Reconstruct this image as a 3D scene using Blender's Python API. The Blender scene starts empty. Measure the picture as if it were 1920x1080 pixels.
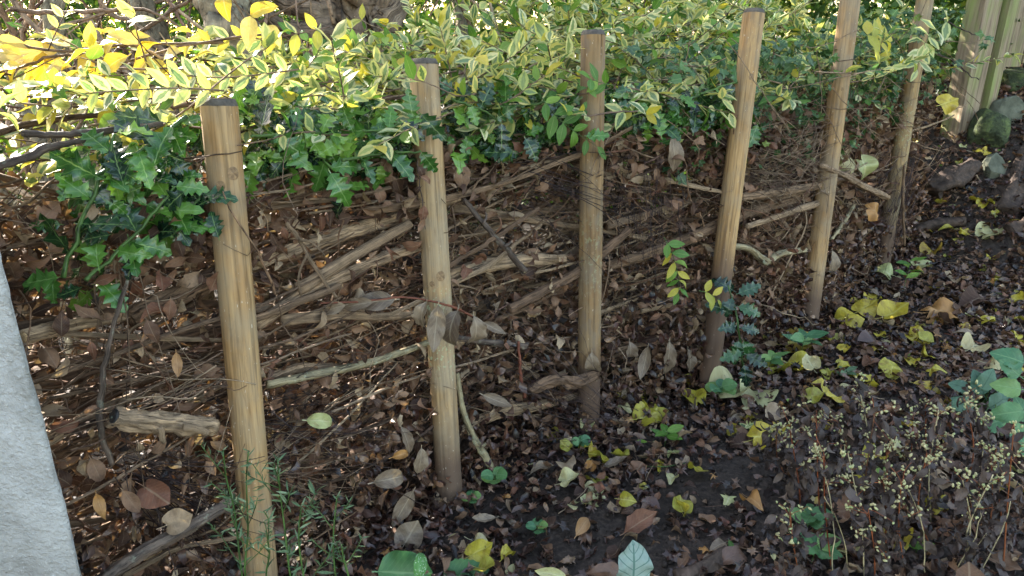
import bpy, math, random
import numpy as np
from mathutils import Vector, Matrix, noise

rng = np.random.default_rng(7)
random.seed(7)
PI = math.pi
SC = bpy.context.scene
COL = SC.collection

# ------------------------------------------------------------------ camera
PITCH = math.radians(20.0)
F = 1321.0                                   # focal length in photograph pixels
CP, SP = math.cos(PITCH), math.sin(PITCH)
FWD = np.array([0, CP, -SP]); UPV = np.array([0, SP, CP]); RGT = np.array([1.0, 0, 0])
cam = bpy.data.cameras.new('camera'); cam_o = bpy.data.objects.new('camera', cam); COL.objects.link(cam_o)
cam.sensor_width = 36; cam.lens = 36 * F / 1920; cam.clip_start = .02; cam.clip_end = 400
cam_o.rotation_euler = (PI / 2 - PITCH, 0, 0)
SC.camera = cam_o
cam.dof.use_dof = False

# ------------------------------------------------------------------ sky, sun, exposure
SUN = np.array([-.66, .68, .50]); SUN /= np.linalg.norm(SUN)
w = bpy.data.worlds.new('World'); SC.world = w; w.use_nodes = True
nt = w.node_tree; nt.nodes.clear()
sky = nt.nodes.new('ShaderNodeTexSky'); sky.sky_type = 'NISHITA'; sky.sun_disc = False
sky.sun_elevation = math.asin(SUN[2]); sky.sun_rotation = math.atan2(SUN[0], SUN[1])
sky.air_density = 1.0; sky.dust_density = 1.6; sky.ozone_density = .8
bg = nt.nodes.new('ShaderNodeBackground'); bg.inputs[1].default_value = .15
wo = nt.nodes.new('ShaderNodeOutputWorld')
wm = nt.nodes.new('ShaderNodeMix'); wm.data_type = 'RGBA'; wm.blend_type = 'MULTIPLY'; wm.inputs[0].default_value = 1
wm.inputs[7].default_value = (1.0, .88, .72, 1); nt.links.new(sky.outputs[0], wm.inputs[6]); nt.links.new(wm.outputs[2], bg.inputs[0]); nt.links.new(bg.outputs[0], wo.inputs[0])
sl = bpy.data.lights.new('sun', 'SUN'); sl.energy = 4.2; sl.angle = math.radians(.5); sl.color = (1, .93, .82)
so = bpy.data.objects.new('sun', sl); COL.objects.link(so)
so.rotation_euler = Vector(SUN).to_track_quat('Z', 'Y').to_euler()
SC.view_settings.view_transform = 'Standard'; SC.view_settings.look = 'None'
SC.view_settings.gamma = 1; SC.view_settings.use_curve_mapping = False
SC.view_settings.exposure = 3.0
SC.cycles.max_bounces = 8; SC.cycles.transmission_bounces = 4; SC.cycles.diffuse_bounces = 4

# ------------------------------------------------------------------ geometry helpers
def W(px, py, d):
    return RGT * ((px - 960) / F * d) + UPV * ((540 - py) / F * d) + FWD * d
def proj(P):
    P = np.asarray(P, float); d = P @ FWD
    return 960 + F * (P @ RGT) / d, 540 - F * (P @ UPV) / d, d
def ray(px, py):
    r = W(px, py, 1.0); return r
def sst(a, b, x):
    t = np.clip((x - a) / (b - a), 0, 1); return t * t * (3 - 2 * t)
ROW = np.array([.76, .65, 0]); ROW /= np.linalg.norm(ROW)
NRM = np.array([-ROW[1], ROW[0], 0])          # away from the viewer, through the hedge
ORG = np.array([-.495, 1.09, 0])
def gh(x, y):
    x = np.asarray(x, float); y = np.asarray(y, float)
    base = -1.08 + .07 * (np.clip(x, -2, 3) + .5)
    u = x * .5 + y * .87
    bank = .62 * sst(3.15, 4.35, u) * sst(1.15, 2.1, x) * (1 - sst(6, 9, u) * .4)
    lump = .012 * np.sin(x * 5.1 + 1.3) * np.sin(y * 4.3 + .4) + .006 * np.sin(x * 13 + y * 9)
    return base + bank + lump * (1 - sst(5, 8, np.hypot(x, y)))
FS = {}
def front(P):                                 # how far behind the base line the stakes (and so the hedge face) stand
    P = np.asarray(P, float); q = P - ORG; s = q @ ROW; z = P[..., 2]
    b = np.interp(s, FS['s'], FS['b']); tp = np.interp(s, FS['s2'], FS['t']); f = np.clip((z + 1.03) / 1.0, 0, 1.15)
    return b + (tp - b) * f
def depth_t(P): return (np.asarray(P) - ORG) @ NRM - front(P)
def HP(s, t, z):
    s = np.asarray(s, float); t = np.asarray(t, float); z = np.asarray(z, float)
    s, t, z = np.broadcast_arrays(s, t, z)
    q = ORG + s[..., None] * ROW; q[..., 2] = z
    return HP0(s, t + front(q), z)
def HP0(s, t, z):
    s = np.asarray(s, float)[..., None]; t = np.asarray(t, float)[..., None]
    p = ORG + s * ROW + t * NRM
    p = np.array(np.broadcast_to(p, np.broadcast_shapes(p.shape, np.shape(z) + (3,))))
    p[..., 2] = z
    return p
def st(P):
    q = np.asarray(P) - ORG
    return q @ ROW, q @ NRM
def HR(px, py, t):                            # where the sight line meets the hedge slab at depth t
    r = ray(px, py); f = 0.05
    for _ in range(8): p = r * ((t + f + ORG @ NRM) / (r @ NRM)); f = .5 * f + .5 * float(front(p))
    return p
def GR(px, py, lift=0.0):                     # where the sight line meets the ground
    r = ray(px, py); a, b = .3, 9.0
    f = lambda k: r[2] * k - gh(r[0] * k, r[1] * k) - lift
    ks = np.linspace(a, b, 400); v = f(ks); i = np.argmax(v < 0)
    if v[i] >= 0: i = len(ks) - 1
    lo, hi = ks[max(i - 1, 0)], ks[i]
    for _ in range(20):
        m = (lo + hi) / 2
        if f(m) > 0: lo = m
        else: hi = m
    return r * hi
_g = [((410, 192, 1.170), (497, 1150, 1.395)), ((794, 116, 1.468), (848, 1003, 1.715)), ((1112, 62, 1.690), (1103, 830, 1.925)), ((1414, 22, 1.930), (1330, 705, 2.120)), ((1600, -45, 2.180), (1515, 612, 2.440)), ((1747, -78, 2.600), (1655, 488, 2.900))]
_b = [W(*q[1]) - ORG for q in _g]; _t = [W(*q[0]) - ORG for q in _g]
_o = []
for a_, b_ in zip(_t, _b):                    # extrapolate each stake's line to z = -1.03 and z = -.03
    e = [b_ + (a_ - b_) * ((zz - b_[2]) / (a_[2] - b_[2])) for zz in (-1.03, -.03)]; _o.append(e)
FS['s'] = [e[0] @ ROW for e in _o]; FS['b'] = [e[0] @ NRM for e in _o]; FS['s2'] = [e[1] @ ROW for e in _o]; FS['t'] = [e[1] @ NRM for e in _o]
AXES = [(W(*q[1]), W(*q[0])) for q in _g]
def off_stakes(P, r=.042):                    # True where a loose piece would not be stuck inside a stake
    ok = np.ones(len(P), bool)
    for a_, b_ in AXES:
        ab = b_ - a_; t = np.clip(((P - a_) @ ab) / (ab @ ab), -.1, 1); ok &= np.linalg.norm(P - a_ - t[:, None] * ab, axis=1) > r
    return ok
def norm(v): return v / np.maximum(np.linalg.norm(v, axis=-1, keepdims=True), 1e-9)
def frames(X, Z):                             # matrices with columns X, Y, Z
    X = norm(X); Z = Z - (Z * X).sum(-1, keepdims=True) * X; Z = norm(Z)
    Y = np.cross(Z, X); return np.stack([X, Y, Z], -1)

def mk(name, V, T, uv=None, rnd=None, mat=None, smooth=True):
    me = bpy.data.meshes.new(name)
    V = np.asarray(V, np.float32); T = np.asarray(T, np.int32); n = len(T); k = T.shape[1]
    me.vertices.add(len(V)); me.vertices.foreach_set('co', V.ravel())
    me.loops.add(n * k); me.loops.foreach_set('vertex_index', T.ravel())
    me.polygons.add(n); me.polygons.foreach_set('loop_start', np.arange(0, n * k, k, dtype=np.int32))
    me.polygons.foreach_set('loop_total', np.full(n, k, np.int32))
    me.polygons.foreach_set('use_smooth', np.full(n, smooth, bool))
    if uv is not None:
        l = me.uv_layers.new(name='UVMap'); l.data.foreach_set('uv', np.asarray(uv, np.float32)[T.ravel()].ravel())
    if rnd is not None:
        a = me.attributes.new('rnd', 'FLOAT', 'POINT'); a.data.foreach_set('value', np.asarray(rnd, np.float32))
    if mat is not None: me.materials.append(mat)
    me.update(); me.validate()
    return me
def ob(name, me, parent=None, M=None, loc=None):
    o = bpy.data.objects.new(name, me); COL.objects.link(o)
    off = Vector((0, 0, 0))
    if parent is not None:
        o.parent = parent
        if parent.type == 'EMPTY' or parent.parent is None: off = parent.location
    if M is not None:
        m = Matrix([[*map(float, M[i]), 0] for i in range(3)] + [[0, 0, 0, 1]])
        m.translation = Vector(map(float, loc)) - off
        o.matrix_local = m
    else:
        o.location = (Vector(map(float, loc)) - off) if loc is not None else (-off)
    return o
def tag(o, label=None, cat=None, group=None, kind=None):
    if label: o['label'] = label
    if cat: o['category'] = cat
    if group: o['group'] = group
    if kind: o['kind'] = kind
    return o
def thing(name, label, cat, loc, group=None):
    o = bpy.data.objects.new(name, None); COL.objects.link(o); o.empty_display_size = .05
    o.location = Vector(map(float, loc)); return tag(o, label, cat, group)

# ---- leaf templates: length 1 along +X, face up +Z, uv = (along, across)
def blade(wf, n=6, m=1, fold=.25, curl=.4, wave=.0, wf2=5.0, twist=0.0, stalk=.0, spikes=None, sweep=0.0, sd=0):
    r = np.random.default_rng(sd)
    t = np.linspace(0, 1, n + 1); c = np.linspace(-1, 1, 2 * m + 1)
    th = curl * (t - .25) * 1.6; dx = np.cos(th); dz = -np.sin(th)
    x = np.concatenate([[0], np.cumsum((dx[1:] + dx[:-1]) / 2)]) / n
    z = np.concatenate([[0], np.cumsum((dz[1:] + dz[:-1]) / 2)]) / n
    V = []; UV = []
    ph = r.uniform(0, 6.28, 2)
    for i in range(n + 1):
        for j, cc in enumerate(c):
            ww = max(wf(t[i]), .004)
            xx = x[i]
            if spikes is not None and abs(cc) > .99: ww *= spikes[i]; xx += sweep * (spikes[i] - 1) * wf(t[i])
            y = cc * ww * math.cos(fold); zz = z[i] + abs(cc) * ww * math.sin(fold)
            zz += wave * (cc * cc) * math.sin(t[i] * wf2 * 2 + ph[0 if cc < 0 else 1]) * (wf(t[i]) / .3)
            a = twist * (t[i] - .3); ca, sa = math.cos(a), math.sin(a)
            V.append((xx, y * ca - zz * sa * 0, zz + y * sa)); UV.append((t[i], .5 + .5 * cc))
    k = 2 * m + 1; T = []
    for i in range(n):
        for j in range(2 * m):
            a, b, c2, d = i * k + j, (i + 1) * k + j, (i + 1) * k + j + 1, i * k + j + 1
            if i == 0: T.append((a, b, c2)); T.append((a, c2, d))
            else: T += [(a, b, c2), (a, c2, d)]
    V = np.array(V); 
    if stalk > 0:
        b0 = len(V); q = .012
        V = np.vstack([V, [[.05, q, -.004], [.05, -q, -.004], [-stalk * .5, q, .05 * stalk], [-stalk * .5, -q, .05 * stalk], [-stalk, q, .25 * stalk], [-stalk, -q, .25 * stalk]]])
        UV += [(0, .5)] * 6; T += [(b0, b0 + 1, b0 + 3), (b0, b0 + 3, b0 + 2), (b0 + 2, b0 + 3, b0 + 5), (b0 + 2, b0 + 5, b0 + 4)]
    return V, np.array(T), np.array(UV)
def lobed(rad, K=30, curl=.4, wave=.05, cup=.2, stalk=.5, sd=0, half=.5):
    """rad(phi) with phi = 0 at the tip; the petiole joins at the origin"""
    r = np.random.default_rng(sd); ph = r.uniform(0, 6.28, 4)
    V = [(half, 0, 0)]; 
    phis = np.linspace(-PI, PI, K, endpoint=False)
    for q in (.55, 1):
        for p in phis:
            R = rad(p) * q; V.append((half + R * math.cos(p), R * math.sin(p), 0))
    V = np.array(V, float)
    UV = np.stack([np.clip(V[:, 0], 0, 1), .5 + V[:, 1]], -1)
    d = np.hypot(V[:, 0] - half, V[:, 1])
    V[:, 2] = -curl * (V[:, 0] - half) ** 2 + cup * V[:, 1] ** 2 * 2 + wave * d * 2 * np.sin(3 * np.arctan2(V[:, 1], V[:, 0] - half) + ph[0]) + wave * .7 * np.sin(V[:, 0] * 9 + ph[1]) * np.sin(V[:, 1] * 8 + ph[2])
    T = []
    for i in range(K):
        j = (i + 1) % K
        T += [(0, 1 + i, 1 + j), (1 + i, 1 + K + i, 1 + K + j), (1 + i, 1 + K + j, 1 + j)]
    if stalk > 0:
        b0 = len(V); q = .01; x0 = half - rad(PI) * .9
        V = np.vstack([V, [[x0, q, .0], [x0, -q, .0], [x0 - stalk * .5, q, .03], [x0 - stalk * .5, -q, .03], [x0 - stalk, q, .12], [x0 - stalk, -q, .12]]])
        UV = np.vstack([UV, [[.0, .5]] * 6]); T += [(b0, b0 + 1, b0 + 3), (b0, b0 + 3, b0 + 2), (b0 + 2, b0 + 3, b0 + 5), (b0 + 2, b0 + 5, b0 + 4)]
    return V, np.array(T), UV

ov = lambda k, p=.8, q=1.0: (lambda t: k * max(math.sin(PI * t ** p), 0) ** q)
TPL = {}
def reg(name, lst): TPL[name] = lst
reg('privet', [blade(ov(.24, .85, .9), 5, 1, random.uniform(.15, .5), random.uniform(-.3, 1.0), .03, sd=i, stalk=.08) for i in range(8)])
def hol(i):
    n = 10; sp = [1.0] * (n + 1)
    for k in range(1, n): sp[k] = 1.28 if k % 2 == 1 else .66
    return blade(lambda t: .27 * max(math.sin(PI * min(t * 1.02, 1) ** .85), .0) ** .7, n, 1, random.uniform(.1, .5), random.uniform(-.2, .9), .09, random.choice([6.5, 8, 11]), stalk=.12, spikes=sp, sweep=.22, sd=i, twist=random.uniform(-.5, .5))
reg('holly', [hol(i) for i in range(10)])
reg('lance', [blade(ov(.085, .8, .9), 4, 1, .3, random.uniform(-.2, 1.2), .02, sd=i) for i in range(6)])
reg('yellowbig', [blade(ov(.27, .8, .8), 9, 2, random.uniform(.1, .4), random.uniform(-.2, .9), .05, 5, stalk=.12, sd=i) for i in range(6)])
reg('dead', [blade(ov(random.uniform(.18, .3), .85, .9), 7, 2, random.uniform(.1, 1.0), random.uniform(-1.6, 2.4), random.uniform(.05, .16), random.uniform(3, 9), twist=random.uniform(-1.8, 1.8), stalk=.12, sd=i) for i in range(14)])
reg('deadsmall', [blade(ov(random.uniform(.2, .33), .85, .9), 4, 1, random.uniform(.1, 1.1), random.uniform(-1.5, 2.2), .12, random.uniform(3, 6), twist=random.uniform(-1.5, 1.5), sd=i) for i in range(14)])
reg('laurel', [blade(ov(random.uniform(.2, .26), .85, .8), 12, 2, random.uniform(.2, .9), random.uniform(-1.0, 1.7), random.uniform(.03, .11), random.uniform(5, 14), twist=random.uniform(-1.2, 1.2), stalk=.12, sd=i) for i in range(8)])
def heart(p):
    a = abs(p); r = .44 + .06 * math.cos(p) * (1 if a < 1.6 else .3)
    if a < .45: r += .12 * (1 - a / .45) ** 1.5
    if a > 2.75: r -= .2 * ((a - 2.75) / .39)
    return r
reg('heart', [lobed(heart, 26, random.uniform(-.8, 1.5), random.uniform(.05, .18), random.uniform(-.4, 1.1), .4, sd=i) for i in range(18)])
def ivyr(p):
    a = abs(p); r = .3
    for c, h, wd in ((0, .26, .5), (1.15, .19, .45), (2.15, .13, .4)): r += h * max(0, 1 - abs(a - c) / wd)
    return r
reg('ivy', [lobed(ivyr, 24, random.uniform(-.1, .6), .05, random.uniform(-.1, .3), .3, sd=i) for i in range(6)])
def haw(p):
    a = abs(p); r = .2
    for c, h, wd in ((0, .3, .28), (.75, .3, .25), (1.5, .22, .28), (2.9, .18, .5)): r += h * max(0, 1 - abs(a - c) / wd)
    return r
reg('haw', [lobed(haw, 30, random.uniform(-.6, 1.6), random.uniform(.05, .15), random.uniform(-.3, .8), .35, sd=i) for i in range(10)])
reg('leaflet', [blade(ov(.3, .85, .9), 2, 1, .3, .5, sd=i) for i in range(4)])
reg('round', [lobed(lambda p: .42 + .02 * math.cos(3 * p), 14, .3, .03, .2, .2, sd=i) for i in range(4)])
reg('broad', [blade(ov(.40, .8, .55), 12, 2, .15, random.uniform(.2, .7), .09, 7, stalk=.1, sd=i, twist=.4) for i in range(4)])
reg('serr', [blade(ov(.34, .68, .75), 16, 2, random.uniform(.05, .3), random.uniform(.1, .8), .05, 6, stalk=.2, spikes=[1 + (.05 if q % 2 else -.05) for q in range(17)], sd=i) for i in range(5)])
reg('hawlow', [lobed(haw, 20, random.uniform(-.6, 1.6), random.uniform(.05, .15), random.uniform(-.3, .8), 0, sd=i) for i in range(10)])

# ---- placement lists
class PL:
    def __init__(s): s.k = []; s.M = []; s.P = []
    def add(s, kidx, M, P): s.k.append(np.asarray(kidx)); s.M.append(M); s.P.append(P)
    def cat(s): return np.concatenate(s.k), np.concatenate(s.M), np.concatenate(s.P)
_tm = {}
def tmesh(kind, i, mat):
    key = (kind, i, mat.name)
    if key not in _tm: 
        V, T, U = TPL[kind][i]; _tm[key] = mk(kind + '_leaf', V, T, U, None, mat)
    return _tm[key]
def joined(kind, k, M, P, mat, name='leaves', rnd=None):
    Vs, Ts, Us, Rs = [], [], [], []; off = 0
    if rnd is None: rnd = rng.random(len(k))
    for i, (V, T, U) in enumerate(TPL[kind]):
        sel = np.nonzero(k == i)[0]
        if not len(sel): continue
        VV = np.einsum('nij,vj->nvi', M[sel], V) + P[sel][:, None, :]
        n, v = VV.shape[:2]
        Vs.append(VV.reshape(-1, 3)); Ts.append((T[None] + (np.arange(n) * v)[:, None, None]).reshape(-1, 3) + off)
        Us.append(np.tile(U, (n, 1))); Rs.append(np.repeat(rnd[sel], v)); off += n * v
    return mk(name, np.concatenate(Vs), np.concatenate(Ts), np.concatenate(Us), np.concatenate(Rs), mat)
def emit(kind, k, M, P, mat, parent, nind, name='leaf', mass='leaf_mass', top=None, key=None):
    """the nearest nind leaves inside the frame one by one, the rest joined"""
    px, py, d = proj(P)
    inside = (px > -20) & (px < 1940) & (py > -20) & (py < 1100) & (d > .1)
    sc = np.where(inside, d if key is None else key, 1e3)
    order = np.argsort(sc, kind='stable'); ind = [i for i in order[:nind] if inside[i]]
    mask = np.ones(len(k), bool); mask[ind] = False
    for i in ind:
        o = ob(name, tmesh(kind, int(k[i]), mat), parent, M[i], P[i])
        if top: tag(o, top[0] + ' ' + where(px[i], py[i], top[0]), *top[1:])
    if mask.any():
        me = joined(kind, k[mask], M[mask], P[mask], mat, mass)
        if parent is None: return ob(mass, me)
        o = ob(mass, me, parent); o['kind'] = 'stuff'; return o

def where(x, y, kind):
    if 'litter' in kind:
        col = 'at the left' if x < 900 else 'in the middle' if x < 1300 else 'right of the middle' if x < 1620 else 'at the right'
        return ('near the bottom edge ' if y > 900 else 'at mid distance ' if y > 650 else 'far back ') + col
    r = 'high up ' if y < 420 else 'halfway down ' if y < 680 else 'low '
    f = (y - 100) / 900.0; xs = [410 + 80 * f, 793 + 55 * f, 1110, 1425 - 110 * f, 1600 - 120 * f, 1740 - 150 * f]
    n_ = sum(x > q for q in xs)
    return r + ['left of the nearest stake', 'between first and second stakes', 'between second and third stakes', 'between third and fourth stakes', 'between fourth and fifth stakes', 'beyond the fifth stake', 'by the fence'][n_]
# ---- tubes
def tubes(P, R, m=5, cap=True, rel=0.0, seed=0):
    """P (N,k,3) paths, R (N,k) radii"""
    P = np.asarray(P, float); R = np.asarray(R, float)
    N, k = P.shape[:2]
    Tn = norm(np.gradient(P, axis=1))
    ref = np.where(np.abs(Tn.mean(1))[:, 2:3] > .8, np.array([[1.0, 0, 0]]), np.array([[0, 0, 1.0]]))[:, None, :]
    A = norm(np.cross(Tn, np.broadcast_to(ref, Tn.shape))); B = np.cross(Tn, A)
    an = np.arange(m) * 2 * PI / m
    rr = np.broadcast_to(R[..., None], (N, k, m)).copy()
    if rel > 0:
        g = np.random.default_rng(seed)
        a = g.normal(size=(N, k, m)); 
        for _ in range(5): a = (a + np.roll(a, 1, 1) + np.roll(a, -1, 1)) / 1.85
        b = g.normal(size=(N, k, 1)); b = (b + np.roll(b, 1, 1) + np.roll(b, 2, 1)) / 3
        rr *= 1 + rel * np.clip(a, -2, 2) + rel * .5 * b
    V = P[:, :, None, :] + rr[..., None] * (np.cos(an)[None, None, :, None] * A[:, :, None, :] + np.sin(an)[None, None, :, None] * B[:, :, None, :])
    L = np.concatenate([np.zeros((N, 1)), np.cumsum(np.linalg.norm(np.diff(P, axis=1), axis=2), 1)], 1)
    UV = np.stack([np.broadcast_to(L[..., None], (N, k, m)), np.broadcast_to(an / (2 * PI), (N, k, m))], -1)
    i = np.arange(k - 1)[:, None]; j = np.arange(m)[None]
    a, b, c, d = i * m + j, i * m + (j + 1) % m, (i + 1) * m + (j + 1) % m, (i + 1) * m + j
    T = np.concatenate([np.stack([a, b, c], -1).reshape(-1, 3), np.stack([a, c, d], -1).reshape(-1, 3)])
    if cap:
        q = [(0, x + 1, x) for x in range(1, m - 1)] + [((k - 1) * m, (k - 1) * m + x, (k - 1) * m + x + 1) for x in range(1, m - 1)]
        T = np.concatenate([T, q])
    T = (T[None] + (np.arange(N) * k * m)[:, None, None]).reshape(-1, 3)
    rn = np.repeat(np.random.default_rng(seed + 5).random(N), k * m)
    return V.reshape(-1, 3), T, UV.reshape(-1, 2), rn
def resample(pts, rads, k):
    pts = np.asarray(pts, float); rads = np.asarray(rads, float)
    u = np.linspace(0, len(pts) - 1, k)
    out = np.zeros((k, 3)); 
    for a in range(k):                        # Catmull-Rom
        i = min(int(u[a]), len(pts) - 2); f = u[a] - i
        p0, p1, p2, p3 = pts[max(i - 1, 0)], pts[i], pts[i + 1], pts[min(i + 2, len(pts) - 1)]
        out[a] = .5 * (2 * p1 + (p2 - p0) * f + (2 * p0 - 5 * p1 + 4 * p2 - p3) * f * f + (3 * p1 - p0 - 3 * p2 + p3) * f ** 3)
    return out, np.interp(u, np.arange(len(pts)), rads)
def limb(pts, rads, k=14, m=8, rel=.06, jit=0.0, seed=0):
    P, R = resample(pts, rads, k)
    if jit: P = P + np.random.default_rng(seed).normal(size=P.shape) * jit
    return tubes(P[None], R[None], m, True, rel, seed)
def merge(lst):
    Vs, Ts, Us, Rs = [], [], [], []; off = 0
    for V, T, U, R in lst:
        Vs.append(V); Ts.append(T + off); Us.append(U); Rs.append(R); off += len(V)
    return np.concatenate(Vs), np.concatenate(Ts), np.concatenate(Us), np.concatenate(Rs)
def walk(P0, D0, L, k, bend, gen=rng, sag=0.0):
    """N random wandering paths"""
    N = len(P0); D = norm(D0); P = [P0]; st_ = (L / (k - 1))[:, None]
    for i in range(k - 1):
        D = norm(D + gen.normal(size=(N, 3)) * bend + np.array([0, 0, -sag])); P.append(P[-1] + D * st_)
    return np.stack(P, 1)

# ------------------------------------------------------------------ materials
class NT:
    def __init__(s, name):
        s.m = bpy.data.materials.new(name); s.m.use_nodes = True; s.t = s.m.node_tree; s.t.nodes.clear()
        s.out = s.n('OutputMaterial')
    def n(s, ty, **kw):
        x = s.t.nodes.new('ShaderNode' + ty)
        for k, v in kw.items(): setattr(x, k, v)
        return x
    def l(s, a, b): s.t.links.new(a, b)
    def setin(s, node, i, v):
        if hasattr(v, 'is_linked') or isinstance(v, bpy.types.NodeSocket): s.l(v, node.inputs[i])
        else: node.inputs[i].default_value = v
    def math(s, op, a, b=0.0, c=None):
        x = s.n('Math', operation=op); s.setin(x, 0, a); s.setin(x, 1, b)
        if c is not None: s.setin(x, 2, c)
        return x.outputs[0]
    def ramp(s, f, stops, interp='LINEAR'):
        x = s.n('ValToRGB'); x.color_ramp.interpolation = interp; e = x.color_ramp.elements
        while len(e) < len(stops): e.new(.5)
        for q, (p, c) in zip(e, stops): q.position = p; q.color = (*c, 1) if len(c) == 3 else c
        s.l(f, x.inputs[0]); return x.outputs[0]
    def mix(s, f, a, b, mode='MIX'):
        x = s.n('Mix', data_type='RGBA', blend_type=mode); s.setin(x, 0, f)
        for i, v in ((6, a), (7, b)):
            if isinstance(v, tuple): x.inputs[i].default_value = (*v[:3], 1)
            else: s.l(v, x.inputs[i])
        return x.outputs[2]
    def noise(s, vec, scale, detail=4, rough=.6, w=None):
        x = s.n('TexNoise')
        if w is not None: x.noise_dimensions = '4D'; s.setin(x, 'W', w)
        s.setin(x, 'Scale', scale); x.inputs['Detail'].default_value = detail; x.inputs['Roughness'].default_value = rough
        if vec is not None: s.l(vec, x.inputs['Vector'])
        return x.outputs[0]
    def vmul(s, vec, v):
        x = s.n('VectorMath', operation='MULTIPLY'); s.l(vec, x.inputs[0]); x.inputs[1].default_value = v; return x.outputs[0]
    def bump(s, h, strength=.5, dist=.002):
        x = s.n('Bump'); x.inputs['Strength'].default_value = strength; x.inputs['Distance'].default_value = dist
        s.l(h, x.inputs['Height']); return x.outputs[0]
    def rnd(s):
        a = s.n('Attribute', attribute_name='rnd'); o = s.n('ObjectInfo')
        return s.math('FRACT', s.math('ADD', a.outputs['Fac'], o.outputs['Random']))
    def bsdf(s, col, rough=.6, nrm=None, spec=.5, coat=0.0, metal=0.0):
        x = s.n('BsdfPrincipled'); s.setin(x, 'Base Color', col if not isinstance(col, tuple) else (*col[:3], 1)); s.setin(x, 'Roughness', rough)
        x.inputs['Specular IOR Level'].default_value = spec
        if coat: x.inputs['Coat Weight'].default_value = coat; x.inputs['Coat Roughness'].default_value = .15
        if nrm is not None: s.l(nrm, x.inputs['Normal'])
        return x.outputs[0]
    def done(s, sh): s.l(sh, s.out.inputs[0]); return s.m

def leafmat(name, stops, margin=None, rough=.5, transl=.3, rib=(.5, .5, .3), ribk=.35, mott=.35, mcol=(.05, .03, .02), spec=.4, freq=30, bumpk=.4, veink=.35, under=None, tcol=1.0, mottscale=5, mthr=.55):
    m = NT(name); uv = m.n('TexCoord').outputs['UV']; r = m.rnd()
    sp = m.n('SeparateXYZ'); m.l(uv, sp.inputs[0]); u, v = sp.outputs[0], sp.outputs[1]
    av = m.math('ABSOLUTE', m.math('MULTIPLY', m.math('SUBTRACT', v, .5), 2.0))
    base = m.ramp(r, stops)
    w4 = m.math('MULTIPLY', r, 37.0)
    n1 = m.noise(m.vmul(uv, (1.0, .6, 1.0)), mottscale, 4, .65, w4)
    if margin:
        k = m.math('ADD', av, m.math('MULTIPLY', m.math('SUBTRACT', n1, .5), .9))
        k = m.math('ADD', k, m.math('MULTIPLY', m.math('ABSOLUTE', m.math('SUBTRACT', u, .5)), .55))
        k = m.math('ADD', k, m.math('MULTIPLY', m.math('SUBTRACT', m.math('FRACT', m.math('MULTIPLY', r, 11.7)), .5), .3 if mthr < .8 else 0))
        k = m.math('SMOOTHSTEP', k, mthr, mthr + .14) if False else m.ramp(k, [(mthr, (0, 0, 0)), (mthr + .1, (1, 1, 1))])
        rb = m.ramp(m.math('FRACT', m.math('MULTIPLY', r, 7.3)), margin)
        base = m.mix(k, base, rb)
    if mott: base = m.mix(m.math('MULTIPLY', m.ramp(n1, [(.48, (0, 0, 0)), (.7, (1, 1, 1))]), mott), base, mcol)
    # side veins and midrib
    sv = m.math('SINE', m.math('MULTIPLY', m.math('SUBTRACT', u, m.math('MULTIPLY', av, .28)), freq * 2.0))
    svm = m.ramp(sv, [(.8, (0, 0, 0)), (1.0, (1, 1, 1))])
    ribm = m.ramp(av, [(.035, (1, 1, 1)), (.085, (0, 0, 0))])
    vein = m.math('MAXIMUM', m.math('MULTIPLY', svm, veink), ribm)
    base = m.mix(m.math('MULTIPLY', vein, ribk), base, rib)
    n2 = m.noise(uv, 9.0, 3, .6, w4)
    base = m.mix(.5, base, m.mix(1.0, base, m.ramp(n2, [(.3, (.62, .62, .62)), (.7, (1.0, 1.0, 1.0))]), 'MULTIPLY'))
    if under:
        g = m.n('NewGeometry'); base = m.mix(m.math('MULTIPLY', g.outputs['Backfacing'], under[0]), base, under[1])
    h = m.math('ADD', m.math('MULTIPLY', vein, -1.0), m.math('MULTIPLY', n2, 1.3))
    nr = m.bump(h, bumpk, .0012)
    sh = m.bsdf(base, rough, nr, spec)
    if transl > 0:
        tr = m.n('BsdfTranslucent'); hs = m.mix(1.0, base, (1.0 * tcol, .98 * tcol, .55 * tcol), 'MULTIPLY'); m.l(hs, tr.inputs[0])
        mx = m.n('MixShader'); mx.inputs[0].default_value = transl; m.l(sh, mx.inputs[1]); m.l(tr.outputs[0], mx.inputs[2]); sh = mx.outputs[0]
    return m.done(sh)

CREAM = [(0, (.62, .60, .22)), (.4, (.68, .62, .25)), (.7, (.70, .68, .40)), (1, (.50, .56, .14))]
M_PRIV = leafmat('variegated_leaf', [(0, (.09, .17, .06)), (.4, (.16, .25, .12)), (.75, (.30, .38, .16)), (1, (.40, .46, .14))], CREAM, .38, .42, (.55, .6, .35), .2, .0, bumpk=.3, mthr=.44, spec=.5)
M_PRIVG = leafmat('green_leaf', [(0, (.06, .16, .025)), (.5, (.12, .26, .04)), (1, (.25, .38, .06))], None, .42, .4, (.4, .5, .2), .35, .1)
M_PRIVY = leafmat('golden_leaf', [(0, (.55, .50, .07)), (.5, (.66, .55, .09)), (1, (.45, .47, .09))], None, .45, .5, (.7, .65, .3), .3, .15, (.4, .3, .05))
M_YEL = leafmat('autumn_yellow_leaf', [(0, (.62, .44, .03)), (.5, (.70, .54, .08)), (1, (.66, .54, .20))], None, .45, .42, (.8, .65, .3), .5, .55, (.45, .2, .03))
M_HOL = leafmat('holly_leaf', [(0, (.006, .018, .012)), (.25, (.014, .048, .014)), (.45, (.032, .10, .015)), (.75, (.065, .165, .022)), (1, (.15, .27, .035))], None, .15, .12, (.24, .36, .12), .5, .1, (.02, .04, .02), .5, bumpk=.35, freq=14)
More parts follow.
